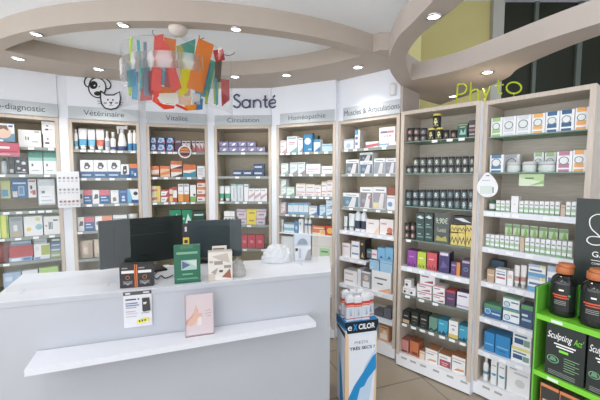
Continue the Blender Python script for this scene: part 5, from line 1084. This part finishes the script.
# bottles on the green unit
def gbottle(px0,px1,pyb,pyt,dep,label,first=None):
    s0=G.hit(px0,295,dep+.045)[0]; s1=G.hit(px1,295,dep+.045)[0]; w=s1-s0; r=w/2*1.0; z0=zs1+.0008; s_=(s0+s1)/2
    h=G.hit((px0+px1)/2,pyt,dep+r)[1]-z0
    root=empty('pump_bottle',G.pt(s_,dep+r,z0),G.rot); tag(root,label,'bottle','brown capped bottles on the green display')
    body=MB().lathe([(r*.9,0),(r*.98,h*.02),(r,h*.05),(r,h*.55),(r*.98,h*.62),(r*.88,h*.70),(r*.66,h*.76),(r*.46,h*.785),(r*.44,h*.80)],mat((26,28,27),.12,0,.6),32); body.build('bottle_body',root)
    M_cap=mat((176,104,62),.4); cap=MB().lathe([(r*.62,h*.801),(r*.66,h*.81),(r*.66,h*.925),(r*.6,h*.935)],M_cap,28); 
    cap.lathe([(r*.60,h*.9352),(r*.62,h*.945),(r*.56,h*.995),(r*.42,h)],M_cap,28,cx=r*.10)
    cap.build('cap',root)
    lb=MB()
    def wrap(a0,a1,v0,v1,m,off=.0006,n=10):
        for k in range(n):
            t0=a0+(a1-a0)*k/n; t1=a0+(a1-a0)*(k+1)/n; R=r+off
            lb.face([(R*math.sin(t0),-R*math.cos(t0),h*v0),(R*math.sin(t1),-R*math.cos(t1),h*v0),(R*math.sin(t1),-R*math.cos(t1),h*v1),(R*math.sin(t0),-R*math.cos(t0),h*v1)],m,True)
    wrap(-1.9,-.95,.12,.60,mat((60,160,90)),.0006); wrap(-.95,1.2,.12,.62,mat((30,32,31),.3),.0005)
    wrap(-1.8,-1.1,.2,.22,mat((150,210,160)),.001); wrap(-1.8,-1.1,.5,.53,mat((150,210,160)),.001)
    wrap(.0,.35,.5,.53,mat((225,222,214)),.001,4); wrap(-.5,.6,.40,.425,mat((206,84,52)),.001,8); wrap(-.35,.75,.36,.38,mat((206,84,52)),.001,8); wrap(.65,.85,.40,.44,mat((60,150,80)),.001,3)
    for v_ in (.30,.27,.24): wrap(-.3,.55,v_,v_+.01,mat((150,150,146)),.001,6)
    lb.build('label',root,fix=False)
gbottle(550,577,0,262.5,.035,'dark bottle with brown cap standing left on the green display')
gbottle(580,612,0,268,.02,'dark bottle with brown cap cut by the right photo edge')
# sculpting boxes
def sbox(px0,px1,z,yt,label,dark=True):
    s0=G.hit(px0,350,.012)[0]; s1=G.hit(px1,350,.012)[0]; w=s1-s0; h=yt-z-.001
    root=MB(); root.box(-w/2,w/2,0,.10,0,h,mat((40,46,44),.35)); o=root.build('product_box',None,G.pt((s0+s1)/2,.012,z+.0008),G.rot); tag(o,label,'box','black boxes on the green display')
    t=MB(); text_into(t,'Sculpting',lambda x,y:(-w*.14+x,-.0008,h*.72+y),.040,mat((236,238,236)),wfit=w*.64,shear=.3); text_into(t,"Act'",lambda x,y:(w*.34+x,-.0008,h*.715+y),.038,mat((120,210,60)),wfit=w*.24,shear=.3)
    def R(u0,v0,u1,v1,c): t.face([(w*(u0-.5),-.0008,h*v0),(w*(u1-.5),-.0008,h*v0),(w*(u1-.5),-.0008,h*v1),(w*(u0-.5),-.0008,h*v1)],mat(c))
    R(.22,.62,.78,.645,(226,228,226)); R(.28,.57,.72,.595,(226,228,226)); R(.36,.49,.6,.535,(120,210,50)); 
    for k in range(6): R(.5,.40-.045*k,.88-(k%2)*.1,.412-.045*k,(130,170,130))
    for k in range(3): R(.1,.10-.03*k,.8,.108-.03*k,(150,156,150))
    n=20; cx_,cz_=-w*.29,h*.32
    for r0 in (w*.16,):
        for k in range(n):
            a,b=2*PI*k/n,2*PI*(k+1)/n; t.face([(cx_+r0*math.cos(a),-.0008,cz_+r0*.8*math.sin(a)),(cx_+r0*math.cos(b),-.0008,cz_+r0*.8*math.sin(b)),(cx_+r0*.85*math.cos(b),-.0008,cz_+r0*.68*math.sin(b)),(cx_+r0*.85*math.cos(a),-.0008,cz_+r0*.68*math.sin(a))],mat((120,170,130)))
    t.face([(cx_-w*.1,-.0008,cz_-h*.03),(cx_+w*.1,-.0008,cz_-h*.03),(cx_+w*.06,-.0008,cz_+h*.04),(cx_-w*.05,-.0008,cz_+h*.05)],mat((96,140,110)))
    t.build('front_print',o,fix=False)
sbox(545.5,585.4,zs2,zs1-.0235,'black box lettered Sculpting Act in script, middle green shelf left')
sbox(588,628,zs2,zs1-.0235,'black box lettered Sculpting, middle green shelf, cut by photo edge')
for k,(a_,b_) in enumerate(((541.5,560),(561,585))):
    s0=G.hit(a_,390,.03)[0]; s1=G.hit(b_,390,.03)[0]; w=s1-s0; h=(zs1-zs2)-.055
    me,_=mk_box(w,.1,h,(36,34,33),None,(70,56,44),[('r',0,.93,1,1,(206,110,50)),('r',0,0,.04,1,(190,100,50)),('r',.15,.6,.85,.66,(190,160,130)),('r',.2,.45,.7,.49,(150,130,110))])
    o=bpy.data.objects.new('product_box',me); C.objects.link(o); o.location=G.pt((s0+s1)/2,.02,zs3+.0008); o.rotation_euler=(0,0,G.rot)
    tag(o,['black box with orange edges, lowest green shelf, leftmost','black box with orange edges, lowest green shelf, right of another'][k],'box','orange edged boxes on the green display')
# ------------------------------------------------------------------ ceiling lamps
LPS=[(30,31.5,2.4985,'left on the near curved beam'),(122,24,2.4985,'on the near beam just left of the chandelier'),(236,28.3,2.4985,'on the near beam right of the chandelier'),
 (18.5,58.5,2.5,'on the far soffit at left photo edge'),(98.5,69,2.5,'on the far soffit above the puppy drawing'),(235,76.5,2.5,'on the far soffit above the Santé letters'),(286.5,75,2.5,'on the far soffit right of the Santé letters'),(358,67,2.5,'on the far soffit above the Muscles sign'),
 (434,16,2.34,'on the right soffit, large and near'),(487.5,72,2.34,'on the right soffit above the Phyto letters'),(453,96,2.34,'small, deep under right soffit, left of Phyto letters')]
for k,(px,py,z,wh) in enumerate(LPS):
    v=at_z(px,py,z); r=.036 if k<3 or k==8 else .046
    if k in(0,1,2): # keep on the beam
        dv=Vector((v.x+.9,v.y-4.33)); dv=dv.normalized()*2.3125; v.x=-.9+dv.x; v.y=4.33+dv.y
    root=empty('ceiling_light',(v.x,v.y,z)); tag(root,'round recessed spotlight '+wh,'ceiling light','recessed spotlights')
    mb=MB().lathe([(r,-.0002),(r,-.006),(r*.82,-.009),(r*.72,-.004),(r*.72,-.0002)],M_chrome,24,cap=False); mb.build('bezel',root)
    MB().lathe([(r*.7,-.0035),(r*.68,-.0008)],M_lamp,20).build('lamp_lens',root)
    ld=bpy.data.lights.new('spot','SPOT'); ld.energy=(13 if 3<=k<=7 else 1.2 if k<3 else 10 if k==8 else 6); ld.spot_size=math.radians(110); ld.spot_blend=.8; ld.shadow_soft_size=.04; ld.color=(1,.97,.92)
    lo=bpy.data.objects.new('spot_lamp',ld); C.objects.link(lo); lo.location=(0,0,-.02); lo.parent=root
for k,(x,y) in enumerate(((-2.3,.3),(-.9,.1),(-2.3,-1.3),(-.6,-1.3))):  # unseen panels added to light the customer side from above
    root=empty('ceiling_light',(x,y,2.6205)); tag(root,'added unseen flat ceiling light panel over the customer side, '+['front left','front right','rear left','rear right'][k],'ceiling light','added ceiling light panels')
    MB().box(-.3,.3,-.3,.3,-.012,0,M_white).build('frame',root)
    MB().box(-.28,.28,-.28,.28,-.0135,-.0121,emit((255,253,248),2)).build('diffuser',root)
    ld=bpy.data.lights.new('panel','AREA'); ld.shape='SQUARE'; ld.size=.54; ld.energy=7; ld.color=(1,.98,.95)
    lo=bpy.data.objects.new('added_panel_lamp',ld); C.objects.link(lo); lo.location=(0,0,-.02); lo.parent=root
# ------------------------------------------------------------------ chandelier
CY=2.06; c=at_y(177,27,CY-.02); cx=c.x; 
root=empty('chandelier',(cx,CY,2.4985)); tag(root,'round acrylic chandelier hung with overlapping coloured translucent strips','chandelier')
def loc(v): return v-Vector((cx,CY,2.4985))
mb=MB().lathe([(.056,-.0005),(.058,-.006),(.053,-.024),(.036,-.043),(.012,-.052)],mat((214,206,196),.3),28); mb.build('ceiling_rose',root)
Rd=.315
yt=at_y(177,34,CY-Rd).z; yb_=at_y(177,103,CY-Rd).z
nn=48
mb=MB()
for k in range(nn):
    a,b=2*PI*k/nn,2*PI*(k+1)/nn
    mb.face([(Rd*math.cos(a),Rd*math.sin(a),yb_-2.4985),(Rd*math.cos(b),Rd*math.sin(b),yb_-2.4985),(Rd*math.cos(b),Rd*math.sin(b),yt-2.4985),(Rd*math.cos(a),Rd*math.sin(a),yt-2.4985)],M_drum,True)
me=mb.mesh('drum'); b=bmesh.new(); b.from_mesh(me); bmesh.ops.remove_doubles(b,verts=b.verts[:],dist=1e-5); b.to_mesh(me); b.free()
o=bpy.data.objects.new('acrylic_drum',me); C.objects.link(o); o.parent=root; sd=o.modifiers.new('s','SOLIDIFY'); sd.thickness=.003
# frosted band
zb1=at_y(177,50.5,CY-Rd).z; zb0=at_y(177,67.5,CY-Rd).z
mb=MB(); a0,a1=math.radians(185),math.radians(312)
for k in range(32):
    a,b=a0+(a1-a0)*k/32,a0+(a1-a0)*(k+1)/32; R_=Rd+.006
    mb.face([(R_*math.cos(a),R_*math.sin(a),zb0-2.4985),(R_*math.cos(b),R_*math.sin(b),zb0-2.4985),(R_*math.cos(b),R_*math.sin(b),zb1-2.4985),(R_*math.cos(a),R_*math.sin(a),zb1-2.4985)],M_frost,True)
me=mb.mesh('band'); b=bmesh.new(); b.from_mesh(me); bmesh.ops.remove_doubles(b,verts=b.verts[:],dist=1e-5); b.to_mesh(me); b.free()
o=bpy.data.objects.new('frosted_band',me); C.objects.link(o); o.parent=root; sd=o.modifiers.new('s','SOLIDIFY'); sd.thickness=.0025; sd.offset=1
ST={}
def strip_mat(c,op=.72):
    k=(c,op)
    if k not in ST: ST[k]=clear('coloured acrylic',tuple(min(255,int(x*.6+102)) for x in c),0,.2,op,c,0)
    return ST[k]
DKS={}
def dy(px,side):
    x=at_y(px,60,CY).x-cx; x=max(-.3,min(.3,x)); return CY+side*math.sqrt(max(0,.305**2-x*x))*.97
cols=dict(coral=(242,122,114),pink=(228,140,140),orange=(246,168,96),teal=(110,190,175),lemon=(226,226,150),yellow=(244,250,20),red=(220,76,70),grey=(140,128,116),lime=(206,226,120),blue=(96,160,205),steel=(150,170,186),white=(240,240,236),peach=(240,214,190),sky=(140,200,226),deep=(238,92,64),amber=(240,170,70),navy=(96,150,196),cyan=(110,200,200))
SL=[('lime',-.97,[(129.5,37),(132.3,37),(131,96),(128.5,95)]),('sky',-.7,[(133,73),(138,72),(137.5,100),(132,99)]),('cyan',-.85,[(136.8,40),(139.2,40),(143,88),(140.5,88)]),('steel',-.8,[(143.6,42),(146.2,42),(149,96),(144,96)]),
 ('pink',-.6,[(143,72),(154,70),(152,100),(140,101)]),('sky',-.9,[(126,66),(136,64),(135,85),(128,88)]),('coral',-.95,[(154.5,36),(163.5,34),(161,92),(151,90)]),('pink',-.55,[(152,68),(160,68),(155,95),(146,94)]),('coral',-1,[(161,38),(168,45),(181.5,88),(172,93)]),('pink',.6,[(166,60),(178,60),(176,92),(164,92)]),
 ('orange',-.8,[(164,37),(176,39.5),(175,64),(166,58)]),('teal',.5,[(179.5,45),(195.5,39),(194,60),(183,62)]),('lemon',-.7,[(176,46),(182,45),(190,70),(181,75)]),('yellow',-.85,[(182,68),(190.5,66),(187.5,92),(178,98)]),('white',-.6,[(176,68),(181,67),(183,92),(177,96)]),
 ('orange',-1,[(198.5,38),(214,45),(202.5,93),(186.5,87.5)]),('teal',.4,[(206,58),(216,62),(208,98),(200,96)]),('sky',-.6,[(202,72),(207,70),(206,96),(200,94)]),('red',-.8,[(213,50.5),(222.8,48.5),(225,60),(216,62)]),('grey',-.6,[(215,62),(222,58),(220.6,82),(214.6,82)]),
 ('lime',-.5,[(213,74),(219,76),(218,104),(214,104)]),('pink',-.9,[(221,79),(229,80),(229.5,100),(222,106)]),('red',-.75,[(221.5,93),(229,99),(222,106.5)]),('sky',-.9,[(214,78),(217,78),(218,104),(216,106)]),
 ('deep',-.9,[(156,85),(160.5,92),(157,98),(162.5,104),(174.5,105.8),(174,108.5),(164,109.4),(152.4,101)]),('white',-.95,[(159,93.5),(177.5,93),(178.5,104),(160,103)]),('amber',-.7,[(160,86),(171,88),(170,98),(156,96)]),('lemon',-.5,[(165,90),(178,92),(174,104),(166,104)]),
 ('peach',-.9,[(178.5,96),(192,97),(190.5,106),(179,104)]),('white',-.8,[(193,93),(200,94),(200,104.5),(192,104)]),('deep',-.7,[(177,104),(189,109),(187,111),(175,105.5)]),('amber',-.9,[(184,105.6),(197,104),(196,110),(188,110.6)]),('navy',-.8,[(194,103),(203,98),(202.5,109.4),(195,110)]),
 ('navy',-.6,[(203,60),(211,64),(205,90),(199,88)]),('sky',-.4,[(196,80),(203,80),(201,100),(194,100)]),('lime',-.5,[(205,90),(208,90),(208,104),(205,104)]),('cyan',.7,[(140,60),(150,58),(150,90),(140,92)]),('peach',-.4,[(184,70),(192,72),(190,96),(184,96)]),('sky',.8,[(155,60),(168,58),(168,84),(156,86)])]
for k,(cn,sd_,pts) in enumerate(SL):
    V=[]
    for px,py in pts:
        v=at_y(px,py,dy(px,sd_)*.0+CY+(dy(px,1)-CY)*sd_*.93); V.append(loc(v))
    n_=len(V); nv=(V[1]-V[0]).cross(V[2]-V[0]).normalized()*.0015
    mb=MB(); A_=[v-nv for v in V]; B_=[v+nv for v in V]; m_=strip_mat(cols[cn],.52 if cn not in('sky','pink','lemon') else .38); mb.face(A_,m_); mb.face(B_[::-1],m_)
    for j in range(n_): mb.face([A_[j],A_[(j+1)%n_],B_[(j+1)%n_],B_[j]],m_)
    o=mb.build('coloured_strip',root); 
    lbn={'coral':'coral red','pink':'pale pink','orange':'orange','teal':'teal green','lemon':'pale lemon','yellow':'neon yellow','red':'dark red','grey':'brown-grey','lime':'lime','sky':'sky blue','cyan':'cyan','steel':'grey-blue','white':'white','peach':'peach','deep':'vermilion','amber':'amber','navy':'mid blue','blue':'blue'}[cn]
    o['label']=lbn+' translucent strip'
for pts in (((153,30),(152.5,33),(156,36),(161,35),(163,39)),((199,35),(200,39),(204,38)),((222,54),(228,55.5),(233,54),(234.5,52))):
    mb=MB(); V=[loc(at_y(a_,b_,CY-.2)) for a_,b_ in pts]; mb.tube(smooth_path(V,5),.0022,mat((90,86,84),.4),6); mb.build('wire_hook',root)
mb=MB()
for a in (0.6,2.7,4.4): mb.tube([(0,0,-.05),(Rd*math.cos(a),Rd*math.sin(a),yt-2.4985+.001)],.0012,mat((170,170,170),.3),5)
for k in range(24):
    pass
mb.build('suspension_wires',root)
# small camera-like white fitting on the wall end
v=PL[5]; s_,z_=v.hit(393.5,84,-.02)
mb=MB().lathe([(.022,0),(.026,.01),(.026,.085),(.018,.10)],mat((236,236,238),.4),20)
o=mb.build('wall_sensor',None,v.pt(s_,-.028,v.hit(393.5,95.5,-.03)[1])); tag(o,'small white cylindrical fitting on wall right of the Muscles sign','sensor')
# ------------------------------------------------------------------ light
w=bpy.data.worlds.new('daylight'); bpy.context.scene.world=w; w.use_nodes=True; bg=w.node_tree.nodes['Background']
N=w.node_tree.nodes; L=w.node_tree.links; tc=N.new('ShaderNodeTexCoord')
# shop windows lie to the left and behind: daylight is strongest from there
dp=N.new('ShaderNodeVectorMath'); dp.operation='DOT_PRODUCT'; dp.inputs[1].default_value=Vector((-.84,-.50,-.2)).normalized()
mr=N.new('ShaderNodeMapRange'); mr.inputs[1].default_value=-.35; mr.inputs[2].default_value=.9; mr.inputs[3].default_value=.22; mr.inputs[4].default_value=2.3
bg.inputs[0].default_value=(.91,.95,1.02,1)
L.new(tc.outputs['Generated'],dp.inputs[0]); L.new(dp.outputs['Value'],mr.inputs[0]); L.new(mr.outputs[0],bg.inputs[1])
sc=bpy.context.scene
sc.view_settings.view_transform='Standard'; sc.view_settings.look='None'; sc.view_settings.gamma=1; sc.view_settings.exposure=.5
